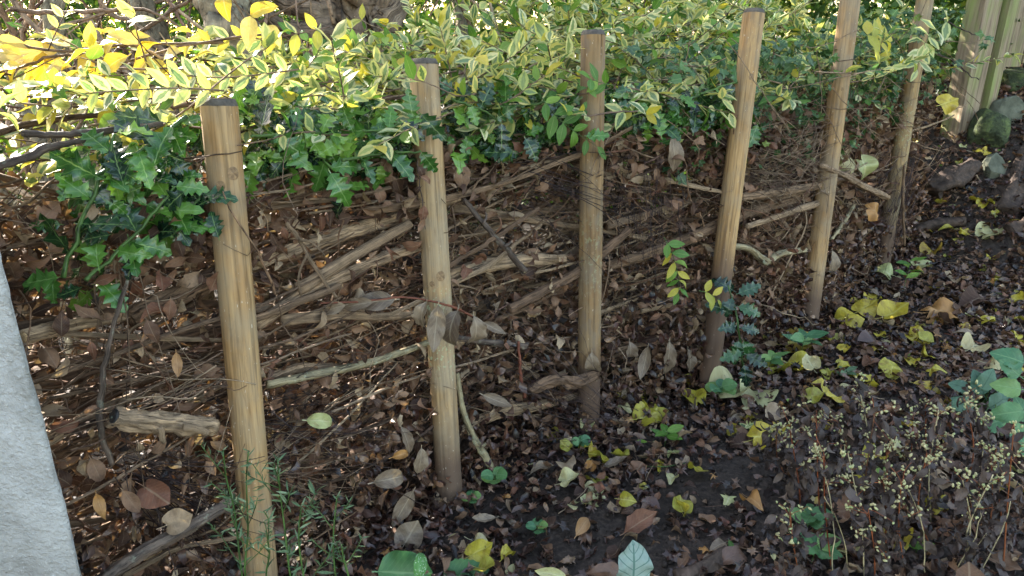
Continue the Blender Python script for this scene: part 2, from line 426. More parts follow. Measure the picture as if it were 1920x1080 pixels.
M_HOLD = leafmat('dark_holly_leaf', [(0, (.005, .016, .012)), (.7, (.012, .040, .018)), (1, (.03, .09, .02))], None, .15, .06, (.1, .18, .08), .4, .1, (.02, .04, .02), .5, bumpk=.35, freq=14)
M_IVY = leafmat('dark_green_leaf', [(0, (.02, .06, .02)), (.5, (.04, .10, .03)), (.85, (.08, .16, .04)), (1, (.25, .26, .05))], None, .38, .2, (.2, .3, .12), .4, .15)
M_DEAD = leafmat('withered_leaf', [(0, (.045, .022, .016)), (.3, (.12, .062, .038)), (.55, (.26, .15, .09)), (.75, (.17, .07, .042)), (.88, (.34, .235, .15)), (1, (.42, .31, .20))], None, .65, .18, (.33, .24, .16), .4, .5, (.05, .028, .02), .3)
M_DRED = leafmat('dark_litter_leaf', [(0, (.010, .006, .005)), (.25, (.030, .013, .011)), (.45, (.075, .030, .022)), (.62, (.16, .085, .05)), (.75, (.06, .035, .034)), (.88, (.17, .095, .055)), (1, (.27, .165, .10))], None, .29, .06, (.16, .10, .08), .35, .4, (.015, .008, .008), .5)
M_GREY = leafmat('grey_laurel_leaf', [(0, (.12, .085, .06)), (.5, (.20, .145, .10)), (1, (.27, .20, .135))], None, .5, .12, (.36, .29, .21), .6, .75, (.07, .045, .035), .4, freq=20)
M_FYEL = leafmat('fallen_yellow_leaf', [(0, (.28, .27, .04)), (.4, (.44, .37, .035)), (.75, (.50, .38, .04)), (1, (.36, .24, .04))], None, .42, .15, (.62, .55, .16), .5, .8, (.17, .09, .02), .45, freq=16)
M_FPALE = leafmat('fallen_pale_leaf', [(0, (.33, .35, .14)), (.5, (.44, .42, .20)), (1, (.46, .38, .20))], None, .45, .15, (.58, .56, .34), .5, .7, (.22, .15, .06), .45, freq=16)
M_FORG = leafmat('fallen_orange_leaf', [(0, (.30, .13, .03)), (.5, (.40, .20, .06)), (1, (.34, .19, .09))], None, .5, .15, (.5, .3, .14), .4, .45, (.12, .05, .02), .4)
M_PULM = leafmat('spotted_leaf', [(0, (.05, .14, .05)), (1, (.08, .19, .06))], None, .45, .15, (.2, .32, .15), .5, .0)
M_SILV = leafmat('silvery_leaf', [(0, (.21, .28, .24)), (1, (.25, .31, .27))], [(0, (.09, .065, .06)), (1, (.11, .08, .07))], .55, .12, (.055, .13, .10), .95, .35, (.12, .09, .08), freq=19, veink=.9, mthr=1.12)
M_HERB = leafmat('herb_leaf', [(0, (.07, .13, .06)), (.5, (.13, .20, .10)), (1, (.24, .31, .18))], None, .55, .25, (.3, .4, .25), .3, .1)
M_BUSH = leafmat('shrub_leaf', [(0, (.05, .15, .07)), (.5, (.09, .21, .08)), (1, (.19, .30, .08))], None, .45, .2, (.2, .34, .16), .45, .12, freq=16)
M_BG = leafmat('backdrop_leaf', [(0, (.025, .07, .012)), (.5, (.06, .14, .02)), (.8, (.14, .22, .03)), (1, (.30, .32, .05))], None, .5, .45, (.2, .3, .1), .2, .0, tcol=.85)
M_SEED = leafmat('seed_capsule', [(0, (.38, .35, .18)), (.5, (.52, .47, .26)), (1, (.40, .46, .20))], None, .7, .2, (.4, .4, .2), .1, .3)
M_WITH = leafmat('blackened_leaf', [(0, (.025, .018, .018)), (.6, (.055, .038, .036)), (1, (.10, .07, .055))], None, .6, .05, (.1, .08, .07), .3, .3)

def barkmat(name, stops, su=60, sv=5, bumpk=1.0, rough=.75, dist=.007, spec=.25, ring=0.0, lich=0.0):
    m = NT(name); uv = m.n('TexCoord').outputs['UV']; r = m.rnd()
    ob_ = m.n('TexCoord').outputs['Object']
    w4 = m.math('MULTIPLY', r, 23.0)
    n1 = m.noise(m.vmul(uv, (su, sv * 3.0, 1)), 1.0, 5, .7, w4)
    n2 = m.noise(ob_, 26.0, 4, .65)
    f = m.math('FRACT', m.math('ADD', m.math('MULTIPLY', r, .999), 0.0))
    base = m.ramp(f, stops)
    base = m.mix(1.0, base, m.ramp(n1, [(.38, (.14, .12, .115)), (.47, (.75, .74, .73)), (.58, (1.05, 1.03, 1.0)), (.68, (1.6, 1.5, 1.38))]), 'MULTIPLY')
    base = m.mix(.6, base, m.mix(1.0, base, m.ramp(n2, [(.35, (.45, .43, .42)), (.6, (1.15, 1.1, 1.05))]), 'MULTIPLY'))
    if lich: base = m.mix(m.math('MULTIPLY', m.ramp(m.noise(ob_, 60.0, 4, .7), [(.58, (0, 0, 0)), (.66, (1, 1, 1))]), lich), base, (.36, .40, .30))
    nr = m.bump(m.math('ADD', n1, m.math('MULTIPLY', n2, .5)), bumpk, dist)
    return m.done(m.bsdf(base, rough, nr, spec))
M_TWIG = barkmat('twig_bark', [(0, (.10, .065, .05)), (.2, (.24, .16, .105)), (.45, (.38, .275, .18)), (.6, (.16, .09, .075)), (.8, (.50, .38, .26)), (1, (.26, .17, .13))], 50, 1)
M_TWIGD = barkmat('dark_twig_bark', [(0, (.035, .024, .026)), (.5, (.075, .05, .052)), (.8, (.12, .09, .085)), (1, (.09, .045, .035))], 50, 1)
M_TWRED = barkmat('red_brown_twig_bark', [(0, (.11, .05, .035)), (.5, (.21, .11, .07)), (1, (.30, .19, .12))], 50, 1)
M_BR = barkmat('dead_branch_bark', [(0, (.16, .10, .065)), (.35, (.27, .18, .115)), (.65, (.42, .305, .20)), (1, (.22, .15, .10))], 22, 9, 1.0, .8, .004)
M_BRP = barkmat('pale_smooth_bark', [(0, (.24, .205, .125)), (1, (.32, .27, .17))], 16, 2, .5, .6, .002, lich=.4)
M_BRD = barkmat('dark_smooth_bark', [(0, (.085, .062, .052)), (1, (.15, .11, .085))], 22, 2, .8, .6, .003, .35, lich=.25)
M_BRR = barkmat('reddish_stem_bark', [(0, (.16, .055, .035)), (1, (.20, .075, .045))], 40, 1, .4, .5)
M_CUT = barkmat('cut_wood', [(0, (.42, .28, .15)), (1, (.50, .35, .20))], 5, 12, .3, .8)
M_GST = barkmat('green_stem', [(0, (.045, .10, .025)), (1, (.08, .15, .04))], 30, 1, .2, .4)
M_RST = barkmat('red_stem', [(0, (.22, .06, .025)), (.6, (.30, .10, .04)), (1, (.18, .09, .05))], 40, 1, .3, .5)
M_STRAW = barkmat('straw_stem', [(0, (.42, .36, .20)), (1, (.50, .44, .28))], 40, 1, .2, .6)
M_TRK = barkmat('trunk_bark', [(0, (.22, .19, .13)), (1, (.27, .23, .16))], 22, 5, 1.0, .85, .008, lich=.45)
M_TRKD = barkmat('gnarled_trunk_bark', [(0, (.22, .16, .115)), (1, (.27, .20, .14))], 9, 7, 1.0, .85, .014, lich=.15)

def stakemat(dark, seed, lichen=0.0, tone=(1, 1, 1), grime=.5):
    m = NT('stake_wood'); oc = m.n('TexCoord').outputs['Object']
    mp = m.n('Mapping'); m.l(oc, mp.inputs[0]); mp.inputs['Location'].default_value = (seed * 1.7, seed * .9, seed * 2.3)
    co = mp.outputs[0]
    n1 = m.noise(m.vmul(co, (1, 1, .035)), 130.0, 3, .6)       # fine grain
    n2 = m.noise(m.vmul(co, (1, 1, .12)), 26.0, 4, .6)        # broad figure
    n3 = m.noise(co, 9.0, 4, .6)                              # blotches
    base = m.ramp(n2, [(.30, (.20, .11, .045)), (.45, (.31, .195, .095)), (.58, (.39, .265, .14)), (.74, (.27, .155, .072))])
    base = m.mix(1.0, base, m.ramp(n1, [(.34, (.52, .49, .45)), (.48, (.95, .94, .92)), (.65, (1.15, 1.12, 1.06))]), 'MULTIPLY')
    base = m.mix(m.math('MULTIPLY', m.ramp(n3, [(.42, (0, 0, 0)), (.62, (1, 1, 1))]), .6), base, (.27, .225, .165))
    ck = m.noise(m.vmul(co, (1, 1, .05)), 60.0, 2, .5); base = m.mix(m.math('MULTIPLY', m.ramp(ck, [(.485, (0, 0, 0)), (.5, (1, 1, 1)), (.515, (0, 0, 0))]), .35), base, (.12, .07, .035))
    base = m.mix(1.0, base, tone, 'MULTIPLY')
    gr = m.noise(m.vmul(co, (1, 1, .35)), 38.0, 5, .7); base = m.mix(m.math('MULTIPLY', m.ramp(gr, [(.5, (0, 0, 0)), (.62, (1, 1, 1))]), grime), base, (.15, .115, .085))
    # dirt and damp at the foot, weathering at the head
    sp = m.n('SeparateXYZ'); m.l(oc, sp.inputs[0])
    zz = m.math('ADD', sp.outputs[2], m.math('MULTIPLY', m.math('SUBTRACT', n3, .5), .16))
    foot = m.ramp(zz, [(dark, (1, 1, 1)), (dark + .12, (0, 0, 0))])
    base = m.mix(m.math('MULTIPLY', foot, .9), base, (.085, .052, .038))
    if lichen:
        lz = m.math('MULTIPLY', m.ramp(sp.outputs[2], [(.56, (0, 0, 0)), (.63, (1, 1, 1)), (.74, (1, 1, 1)), (.80, (0, 0, 0))]), m.ramp(m.noise(co, 110.0, 3, .6), [(.56, (0, 0, 0)), (.62, (1, 1, 1))]))
        base = m.mix(m.math('MULTIPLY', lz, lichen), base, (.33, .40, .24))
    wh = m.ramp(m.noise(m.vmul(co, (1, 1, .4)), 210.0, 2, .5), [(.70, (0, 0, 0)), (.76, (1, 1, 1))])
    base = m.mix(m.math('MULTIPLY', wh, .55), base, (.62, .56, .46))
    nr = m.bump(m.math('ADD', n1, m.math('MULTIPLY', n2, .8)), .55, .0012)
    return m.done(m.bsdf(base, .72, nr, .25))
def simple(name, stops, scale=30, rough=.8, bumpk=.6, dist=.003, spec=.3, stretch=(1, 1, 1), detail=6):
    m = NT(name); oc = m.n('TexCoord').outputs['Object']
    n = m.noise(m.vmul(oc, stretch), scale, detail, .65); n2 = m.noise(oc, scale * .17, 4, .6)
    c = m.ramp(n, stops); c = m.mix(1.0, c, m.ramp(n2, [(.3, (.65, .65, .65)), (.7, (1.15, 1.15, 1.15))]), 'MULTIPLY')
    return m.done(m.bsdf(c, rough, m.bump(n, bumpk, dist), spec))
M_SOIL = simple('damp_soil', [(.3, (.014, .010, .008)), (.5, (.040, .028, .022)), (.7, (.085, .062, .048))], 90, .75, 1.0, .006)
M_TOPD = simple('weathered_end_grain', [(.3, (.045, .038, .036)), (.6, (.10, .085, .07)), (.8, (.18, .145, .11))], 90, .85, .6)
M_TOPL = simple('pale_end_grain', [(.3, (.14, .11, .085)), (.6, (.38, .31, .22)), (.8, (.48, .40, .29))], 90, .85, .6)
M_KNOT = simple('knot_wood', [(.3, (.15, .09, .05)), (.6, (.26, .165, .085)), (.8, (.34, .235, .13))], 200, .7, .6)
M_STONE = simple('mossy_stone', [(.3, (.02, .026, .015)), (.5, (.055, .07, .035)), (.62, (.10, .13, .045)), (.8, (.11, .10, .08))], 26, .9, 1.0, .02)
M_STONEG = simple('grey_stone', [(.3, (.06, .065, .045)), (.55, (.12, .125, .09)), (.8, (.17, .165, .125))], 22, .85, .8, .006)
M_ROT = simple('rotten_wood', [(.3, (.025, .017, .013)), (.55, (.075, .05, .038)), (.8, (.15, .10, .08))], 60, .75, 1.0, .008, stretch=(1, .15, 1))
M_BLACKC = simple('charred_lump', [(.3, (.008, .008, .009)), (.7, (.03, .027, .027))], 60, .4, .8, .006)

# ------------------------------------------------------------------ the ground
def warp(n, near, far):
    u = np.linspace(-1, 1, n); return np.sign(u) * (np.abs(u) * near + np.abs(u) ** 9 * (far - near))
gx = warp(260, 3.2, 90) + .6; gy = warp(260, 3.0, 90) + 2.2
X, Y = np.meshgrid(gx, gy, indexing='ij'); Z = gh(X, Y)
cl = np.array([noise.fractal(Vector((a * 20, b * 20, 0)), .8, 2.2, 6) for a, b in zip(X.ravel(), Y.ravel())]).reshape(X.shape)
Z = Z + .010 * cl - .004
n = len(gx); I = np.arange(n - 1)
a = (I[:, None] * n + I[None]).ravel(); Q = np.stack([a, a + n, a + n + 1, a + 1], -1)
tag(ob('ground', mk('ground', np.stack([X, Y, Z], -1).reshape(-1, 3), Q, None, None, M_SOIL)), kind='structure')

# ------------------------------------------------------------------ rough rendered wall at the left edge
def box(c0, c1):
    (x0, y0, z0), (x1, y1, z1) = c0, c1
    V = [(x0, y0, z0), (x1, y0, z0), (x1, y1, z0), (x0, y1, z0), (x0, y0, z1), (x1, y0, z1), (x1, y1, z1), (x0, y1, z1)]
    return np.array(V, float), np.array([(0, 3, 2, 1), (4, 5, 6, 7), (0, 1, 5, 4), (1, 2, 6, 5), (2, 3, 7, 6), (3, 0, 4, 7)])
def wallmat():
    m = NT('roughcast_render'); oc = m.n('TexCoord').outputs['Object']
    n1 = m.noise(oc, 170.0, 4, .6); n2 = m.noise(oc, 7.0, 5, .65); n3 = m.noise(oc, 45.0, 4, .6)
    c = m.ramp(n2, [(.3, (.22, .215, .205)), (.5, (.33, .325, .315)), (.7, (.44, .435, .43))])
    c = m.mix(m.math('MULTIPLY', m.ramp(n3, [(.55, (0, 0, 0)), (.7, (1, 1, 1))]), .35), c, (.15, .15, .13))
    c = m.mix(m.math('MULTIPLY', m.ramp(n1, [(.60, (0, 0, 0)), (.68, (1, 1, 1))]), .5), c, (.5, .5, .5))
    n5 = m.noise(m.vmul(oc, (1, 1, .3)), 11.0, 5, .7); c = m.mix(m.math('MULTIPLY', m.ramp(n5, [(.52, (0, 0, 0)), (.68, (1, 1, 1))]), .5), c, (.13, .125, .10))
    h = m.math('ADD', m.math('MULTIPLY', n1, .6), n3)
    return m.done(m.bsdf(c, .8, m.bump(h, 1.0, .009), .35))
wx, wy = -.607, .80
nz, nx = 150, 70
zs = np.linspace(-1.25, .9, nz); us = np.linspace(0, 1, nx)
V = []
for zz in zs:
    for u in us:                       # front face left -> right, round the arris, back along the side
        if u < .72: x, y, nn = wx - .95 * (1 - u / .72), wy, (0, -1)
        else: x, y, nn = wx - .19 * (u - .72) / .28, wy + .22 * (u - .72) / .28, (1, 0)
        p = Vector((x * 1.0, y, zz))
        e = max(0, 1 - abs(u - .72) / .02) 
        h = .0026 * noise.fractal(p * 70, 1, 2, 3) + .004 * noise.noise(p * 9) - .004 * e * (1 + .8 * noise.noise(p * 40))
        if e > 0 and noise.noise(Vector((0, 0, zz * 17))) > .2: h -= .0035 * e
        V.append((x + nn[0] * h, y + nn[1] * h, zz))
a = (np.arange(nz - 1)[:, None] * nx + np.arange(nx - 1)[None]).ravel()
Q = np.stack([a, a + 1, a + nx + 1, a + nx], -1)
wt = thing('rendered_wall', 'pale grey roughcast wall end cutting down the left edge of the view', 'wall', (wx, wy, -1.1))
WM = wallmat()
ob('wall_face', mk('wall_face', V, Q, None, None, WM), wt)
V, Q = box((wx - .95, wy + .22, -1.25), (wx - .19, wy + .225, .9)); ob('wall_back', mk('wall_back', V, Q, None, None, WM, False), wt)
V, Q = box((wx - .96, wy - .015, .902), (wx + .005, wy + .24, .95)); ob('coping', mk('coping', V, Q, None, None, WM, False), wt)

# ------------------------------------------------------------------ six stakes
STK = [  # top px,py,depth ; foot px,py,depth ; radius ; top material ; dark foot height ; knots (height fraction, side -1..1, size)
    ((410, 192, 1.170), (497, 1150, 1.395), .0300, M_TOPD, .02, [(.862, -.30, 1), (.882, .42, 1.25), (.19, .15, .9)], 0, 'thickest round wooden stake, nearest the wall, two knots below its flat top'),
    ((794, 116, 1.468), (848, 1003, 1.715), .0308, M_TOPD, .20, [(.575, -.35, .8), (.59, .3, 1.3)], .8, 'stake with a pale cut top, long crack and withered leaves hanging on it'),
    ((1112, 62, 1.690), (1103, 830, 1.925), .0298, M_TOPD, .17, [(.5, .2, .5)], .25, 'most upright round stake with a dark sloping-edged top and a muddy brown foot'),
    ((1414, 22, 1.930), (1330, 705, 2.120), .0296, M_TOPD, .28, [(.832, .45, 1.0)], 0, 'leaning round wooden stake with a dark top rim and young holly at its foot'),
    ((1600, -45, 2.180), (1515, 612, 2.440), .0305, M_TOPL, .10, [(.70, .35, .7)], 0, 'round wooden stake running out of the top of the view beside yellow fallen leaves'),
    ((1747, -78, 2.600), (1655, 488, 2.900), .0300, M_TOPL, .10, [(.6, .2, .6)], .4, 'farthest grey-tan round stake, half hidden by ivy sprays next to the fence'),
]
for i, (tp, bt, R, tm, dark, knots, lich, label) in enumerate(STK):
    A = W(*bt); B = W(*tp); ax = norm(B - A); A0 = A - ax * .16; L = np.linalg.norm(B - A0)
    Mx = frames(-np.cross(ax, RGT)[None] , ax[None])[0]      # X towards the viewer, Z up the stake
    t = thing('wooden_stake', label, 'stake', A, 'round wooden stakes holding the dead hedge')
    m, k = 72, 60; zz = np.linspace(0, L - .006, k); an = np.arange(m) * 2 * PI / m
    V = np.zeros((k, m, 3)); crack = .35 + .25 * i
    for q in range(k):
        for j in range(m):
            r = R * (1 + .03 * (1 - zz[q] / L) * 0 + .018 * noise.noise(Vector((math.cos(an[j]) * 1.2, math.sin(an[j]) * 1.2, zz[q] * 7 + i * 9))) + .008 * noise.noise(Vector((math.cos(an[j]) * 5, math.sin(an[j]) * 5, zz[q] * 20 + i * 9))))
            ca = crack + .25 * math.sin(zz[q] * 3 + i)
            dd = abs((an[j] - ca + PI) % (2 * PI) - PI)
            if dd < .09 and zz[q] > L * (.35 + .1 * (i % 3)): r -= .0045 * (1 - dd / .09) * min(1, (zz[q] / L - .3) * 4)
            d2 = abs((an[j] - ca + 1.1 + .1 * math.sin(zz[q] * 9) + PI) % (2 * PI) - PI)
            if d2 < .07 and L * .2 < zz[q] < L * (.5 + .07 * i): r -= .002 * (1 - d2 / .07)
            V[q, j] = (math.cos(an[j]) * r, math.sin(an[j]) * r, zz[q])
    j = np.arange(m); T = np.concatenate([np.stack([q * m + j, q * m + (j + 1) % m, (q + 1) * m + (j + 1) % m, (q + 1) * m + j], -1) for q in range(k - 1)])
    SM = stakemat(dark + .16, i * 3.1 + 1, lich, [(1.0, .95, .86), (.97, .97, .95), (.70, .66, .60), (.98, .93, .84), (.90, .86, .80), (.82, .84, .80)][i], [.25, .3, .65, .4, .5, .55][i])
    sh = ob('shaft', mk('shaft', V.reshape(-1, 3), T, None, None, SM), t, Mx, A0)
    Vc = []; rings = [(1.0, 0), (.97, .004), (.86, .0115), (.6, .012), (.3, .0115)]
    for s_, h in rings:
        for q in range(m):
            r = R * s_ * (1 + .018 * noise.noise(Vector((math.cos(an[q]) * 1.2, math.sin(an[q]) * 1.2, L * 7 + i * 9))))
            Vc.append((math.cos(an[q]) * r, math.sin(an[q]) * r, L - .006 + h + .0012 * noise.noise(Vector((math.cos(an[q]) * s_ * 4, math.sin(an[q]) * s_ * 4, i)))))
    Vc.append((0, 0, L + .005)); Tc = []
    for q in range(len(rings) - 1):
        for u in range(m): 
            a_, b_, c_, d_ = q * m + u, q * m + (u + 1) % m, (q + 1) * m + (u + 1) % m, (q + 1) * m + u
            Tc += [(a_, b_, c_), (a_, c_, d_)]
    for u in range(m): Tc.append(((len(rings) - 1) * m + u, (len(rings) - 1) * m + (u + 1) % m, len(Vc) - 1))
    ob('cut_top', mk('cut_top', np.array(Vc), np.array(Tc), None, None, tm), t, Mx, A0)
    for hf, sd, sz in knots:
        c = A + ax * np.linalg.norm(B - A) * hf; fw = norm(-c - ((-c) @ ax) * ax); rt = np.cross(ax, fw)
        nn = norm(rt * sd + fw * math.sqrt(1 - sd * sd)); p = c + nn * (R * .985)
        V = []; T = []; K = 14; prof = [(1.0, 0, ), (.85, .16), (.62, .12), (.5, .2), (.25, .22)]
        for s_, h in prof:
            for u in range(K):
                a_ = u * 2 * PI / K; V.append((h * .005, math.cos(a_) * s_ * .0085, math.sin(a_) * s_ * .0105))
        V.append((.0026, 0, 0))
        for q in range(len(prof) - 1):
            for u in range(K):
                a_, b_, c_, d_ = q * K + u, q * K + (u + 1) % K, (q + 1) * K + (u + 1) % K, (q + 1) * K + u
                T += [(a_, b_, c_), (a_, c_, d_)]
        for u in range(K): T.append(((len(prof) - 1) * K + u, (len(prof) - 1) * K + (u + 1) % K, len(V) - 1))
        ob('knot', mk('knot', np.array(V) * sz * np.array([.8 / sz, .9, .9]), T, None, None, M_KNOT), t, frames(nn[None], ax[None])[0], p)

# ------------------------------------------------------------------ trees behind the hedge
def tree(label, pts, wpx, mat, cat='tree', limbs=(), rel=.09, name='tree', group=None, k=40, m=20):
    P = [W(a, b, d) for a, b, d in pts]; R = [wp / 2 / F * d for (a, b, d), wp in zip(pts, wpx)]
    last = P[-1].copy(); g = float(gh(last[0], last[1]))
    if last[2] > g: P.append(np.array([last[0], last[1], g - .08])); R.append(R[-1] * 1.25)
    P = P[::-1]; R = R[::-1]
    t = thing(name, label, cat, (P[0][0], P[0][1], g), group)
    V, T, U, Rn = limb(P, R, k, m, rel, .004, len(label)); Rn[:] = random.random() * .99
    ob('trunk', mk('trunk', V, T, U, Rn, mat), t)
    for lp, lw in limbs:
        LP = [W(a, b, d) for a, b, d in lp]; LR = [x / 2 / F * d for (a, b, d), x in zip(lp, lw)]
        V, T, U, Rn = limb(LP, LR, 22, 10, rel, .003, int(lp[0][0]))
        ob('branch', mk('branch', V, T, U, Rn, mat), t)
    return t
T1 = tree('smooth pale green-grey tree trunk leaning behind the hedge', [(330, -900, 2.7), (372, -300, 2.4), (398, -60, 2.3), (425, 20, 2.25), (450, 110, 2.25), (480, 300, 2.3)], [60, 78, 84, 84, 88, 92], M_TRK,
     limbs=[([(430, 30, 2.28), (520, -60, 2.4), (640, -260, 2.6)], [40, 34, 24]), ([(378, -250, 2.4), (250, -420, 2.5), (60, -700, 2.8)], [40, 32, 20])])
T2 = tree('thin grey trunk between the pale trunk and the left thicket', [(150, -600, 2.9), (228, -200, 2.6), (262, 0, 2.5), (284, 60, 2.5), (305, 130, 2.5), (330, 300, 2.5)], [34, 40, 46, 48, 50, 54], M_TRK,
     limbs=[([(200, -300, 2.7), (80, -420, 2.8), (-200, -600, 3)], [26, 22, 16])])
T3 = tree('thick gnarled brown tree trunk standing behind the hedge', [(760, -1000, 3.0), (735, -400, 2.7), (700, -120, 2.55), (672, -20, 2.5), (660, 40, 2.5), (655, 110, 2.5), (650, 300, 2.5)], [90, 110, 125, 130, 105, 120, 160], M_TRKD, rel=.16,
     limbs=[([(640, 30, 2.45), (590, 30, 2.4), (545, 5, 2.4), (500, -40, 2.5)], [46, 40, 34, 26]), ([(620, 55, 2.4), (560, 60, 2.35), (520, 45, 2.35), (480, -10, 2.4), (470, -80, 2.4)], [34, 28, 24, 18, 14]),
            ([(700, 60, 2.45), (735, 30, 2.45), (760, -30, 2.5), (800, -140, 2.6)], [50, 46, 40, 30]), ([(600, 40, 2.42), (570, 20, 2.38), (600, -20, 2.4)], [22, 18, 12])])
T4 = tree('slim grey-tan trunk in the thicket at the far left', [(60, -500, 2.5), (88, -150, 2.2), (98, 0, 2.1), (100, 120, 2.1), (90, 260, 2.1), (95, 400, 2.1)], [22, 26, 30, 32, 34, 36], M_TRK)
T5 = tree('sunlit tan stump-like trunk low behind the holly by the wall', [(40, 200, 1.95), (62, 260, 1.9), (85, 330, 1.9), (100, 420, 1.9)], [26, 34, 42, 46], M_TRK)
T6 = tree('leaning tan stem right above the top of the grey wall', [(-60, 250, 1.7), (-5, 370, 1.65), (25, 440, 1.6), (60, 560, 1.6)], [30, 36, 42, 46], M_TRK)
T7 = tree('distant grey trunk seen through the thicket right of the gnarled trunk', [(830, -500, 3.6), (850, -100, 3.4), (868, 60, 3.4), (872, 200, 3.4)], [18, 22, 24, 26], M_TRK)

# crowns: leafy screen that keeps the hedge in shade, thinner at the left where the sun comes through
def seg_d(P, A, B):
    ab = B - A; t = np.clip(((P - A) @ ab) / (ab @ ab), 0, 1); return np.linalg.norm(P - A - t[:, None] * ab, axis=1)
def sunlit_gap(P):                             # does the crown leaf at P stand between the sun and the bright left end?
    A = W(60, 60, 1.75); B = W(190, 700, 1.4)
    perp = lambda Q: Q - (Q @ SUN)[..., None] * SUN
    Pp, Ap, Bp = perp(P), perp(A[None])[0], perp(B[None])[0]
    d = seg_d(Pp, Ap, Bp)
    A2, B2 = W(480, 100, 1.9), W(1500, 40, 2.5); d2 = seg_d(Pp, perp(A2[None])[0], perp(B2[None])[0])
    return d, d2
def crown(tr, cen, rad, nleaf, size, name='crown', seed=1):
    g = np.random.default_rng(seed)
    ncl = max(nleaf // 40, 8); C = norm(g.normal(size=(ncl, 3))) * (g.random((ncl, 1)) ** .4) * np.array(rad) + np.array(cen)
    P = C[g.integers(0, ncl, nleaf)] + g.normal(size=(nleaf, 3)) * .13
    d, d2 = sunlit_gap(P); keep = (d > .42 + g.random(nleaf) * .25) & ((d2 > .12) | (g.random(nleaf) < .5))
    keep &= (P[:, 2] > gh(P[:, 0], P[:, 1]) + .03) & (P[:, 1] > 2.55)
    P = P[keep]; N = len(P)
    M = frames(g.normal(size=(N, 3)) + np.array([0, 0, -.4]), g.normal(size=(N, 3)) * .7 + np.array([0, 0, 1.0])) * (size * g.uniform(.6, 1.3, N))[:, None, None]
    o = ob(name, joined('leaflet', g.integers(0, 4, N), M, P, M_BG, name), tr)
    if tr is not None: o['kind'] = 'stuff'
    return o
crown(T1, (-1.6, 4.3, 2.0), (1.5, .9, 1.3), 11000, .075, seed=3)
crown(T2, (-3.3, 4.3, 2.0), (1.6, .9, 1.5), 11000, .075, seed=4)
crown(T3, (.7, 4.5, 1.5), (1.8, .9, 1.5), 11500, .075, seed=5)
crown(T4, (-4.6, 4.6, 1.6), (1.4, .8, 1.6), 7000, .075, seed=6)
crown(T7, (2.7, 5.0, 1.2), (1.4, .7, 1.6), 7500, .075, seed=7)
# the leafy undergrowth behind, a mass nobody could count
g = np.random.default_rng(11); N = 90000
ncl = 2300; C = np.stack([g.uniform(-6, 5.5, ncl), g.uniform(3.3, 6.5, ncl), g.uniform(-1, 1.25, ncl)], -1)
P = C[g.integers(0, ncl, N)] + g.normal(size=(N, 3)) * .12
d, d2 = sunlit_gap(P); keep = (d > .40 + g.random(N) * .2) | (P[:, 2] < -.1) | ((P[:, 1] > 5.2) & (P[:, 2] < .75))
keep &= P[:, 2] > gh(P[:, 0], P[:, 1]) + .02; P = P[keep]; N = len(P)
N3 = 45000; C = np.stack([g.uniform(-9, 8, 900), g.uniform(7, 9.5, 900), g.uniform(-1, 1.9, 900)], -1); P3 = C[g.integers(0, 900, N3)] + g.normal(size=(N3, 3)) * .22
P = np.concatenate([P, P3]); N = len(P)
M = frames(g.normal(size=(N, 3)) + np.array([0, 0, -.4]), g.normal(size=(N, 3)) * .8 + np.array([0, -.3, 1.0])) * (np.where(np.arange(N) < N - N3, .055, .11) * g.uniform(.6, 1.3, N))[:, None, None]
tag(ob('background_undergrowth', joined('leaflet', g.integers(0, 4, N), M, P, M_BG)), 'green undergrowth glowing in the sun far behind the hedge', 'undergrowth', kind='stuff')
# tangle of bare stems behind
N = 420; g = np.random.default_rng(12)
P0 = np.stack([g.uniform(-2.6, 1.6, N), g.uniform(2.1, 3.6, N), g.uniform(-1.0, .1, N)], -1); P0[:, 2] = np.maximum(P0[:, 2], gh(P0[:, 0], P0[:, 1]))
D0 = np.stack([g.normal(size=N) * .7, g.normal(size=N) * .3, np.abs(g.normal(size=N)) * .9 + .1], -1)
PW = walk(P0, D0, g.uniform(.5, 1.4, N), 12, .12, g); ok = (((PW - ORG) @ NRM).min(1) > .78); PW = PW[ok]; N = len(PW); Rr = g.uniform(.002, .008, N)[:, None] * np.linspace(1, .4, 12)[None]
V, T, U, Rn = tubes(PW, Rr, 6, True, .05, 4); tag(ob('bare_stem_thicket', mk('bare_stem_thicket', V, T, U, Rn, M_TWIG)), 'tangle of thin bare stems growing behind the hedge', 'thicket', kind='stuff')
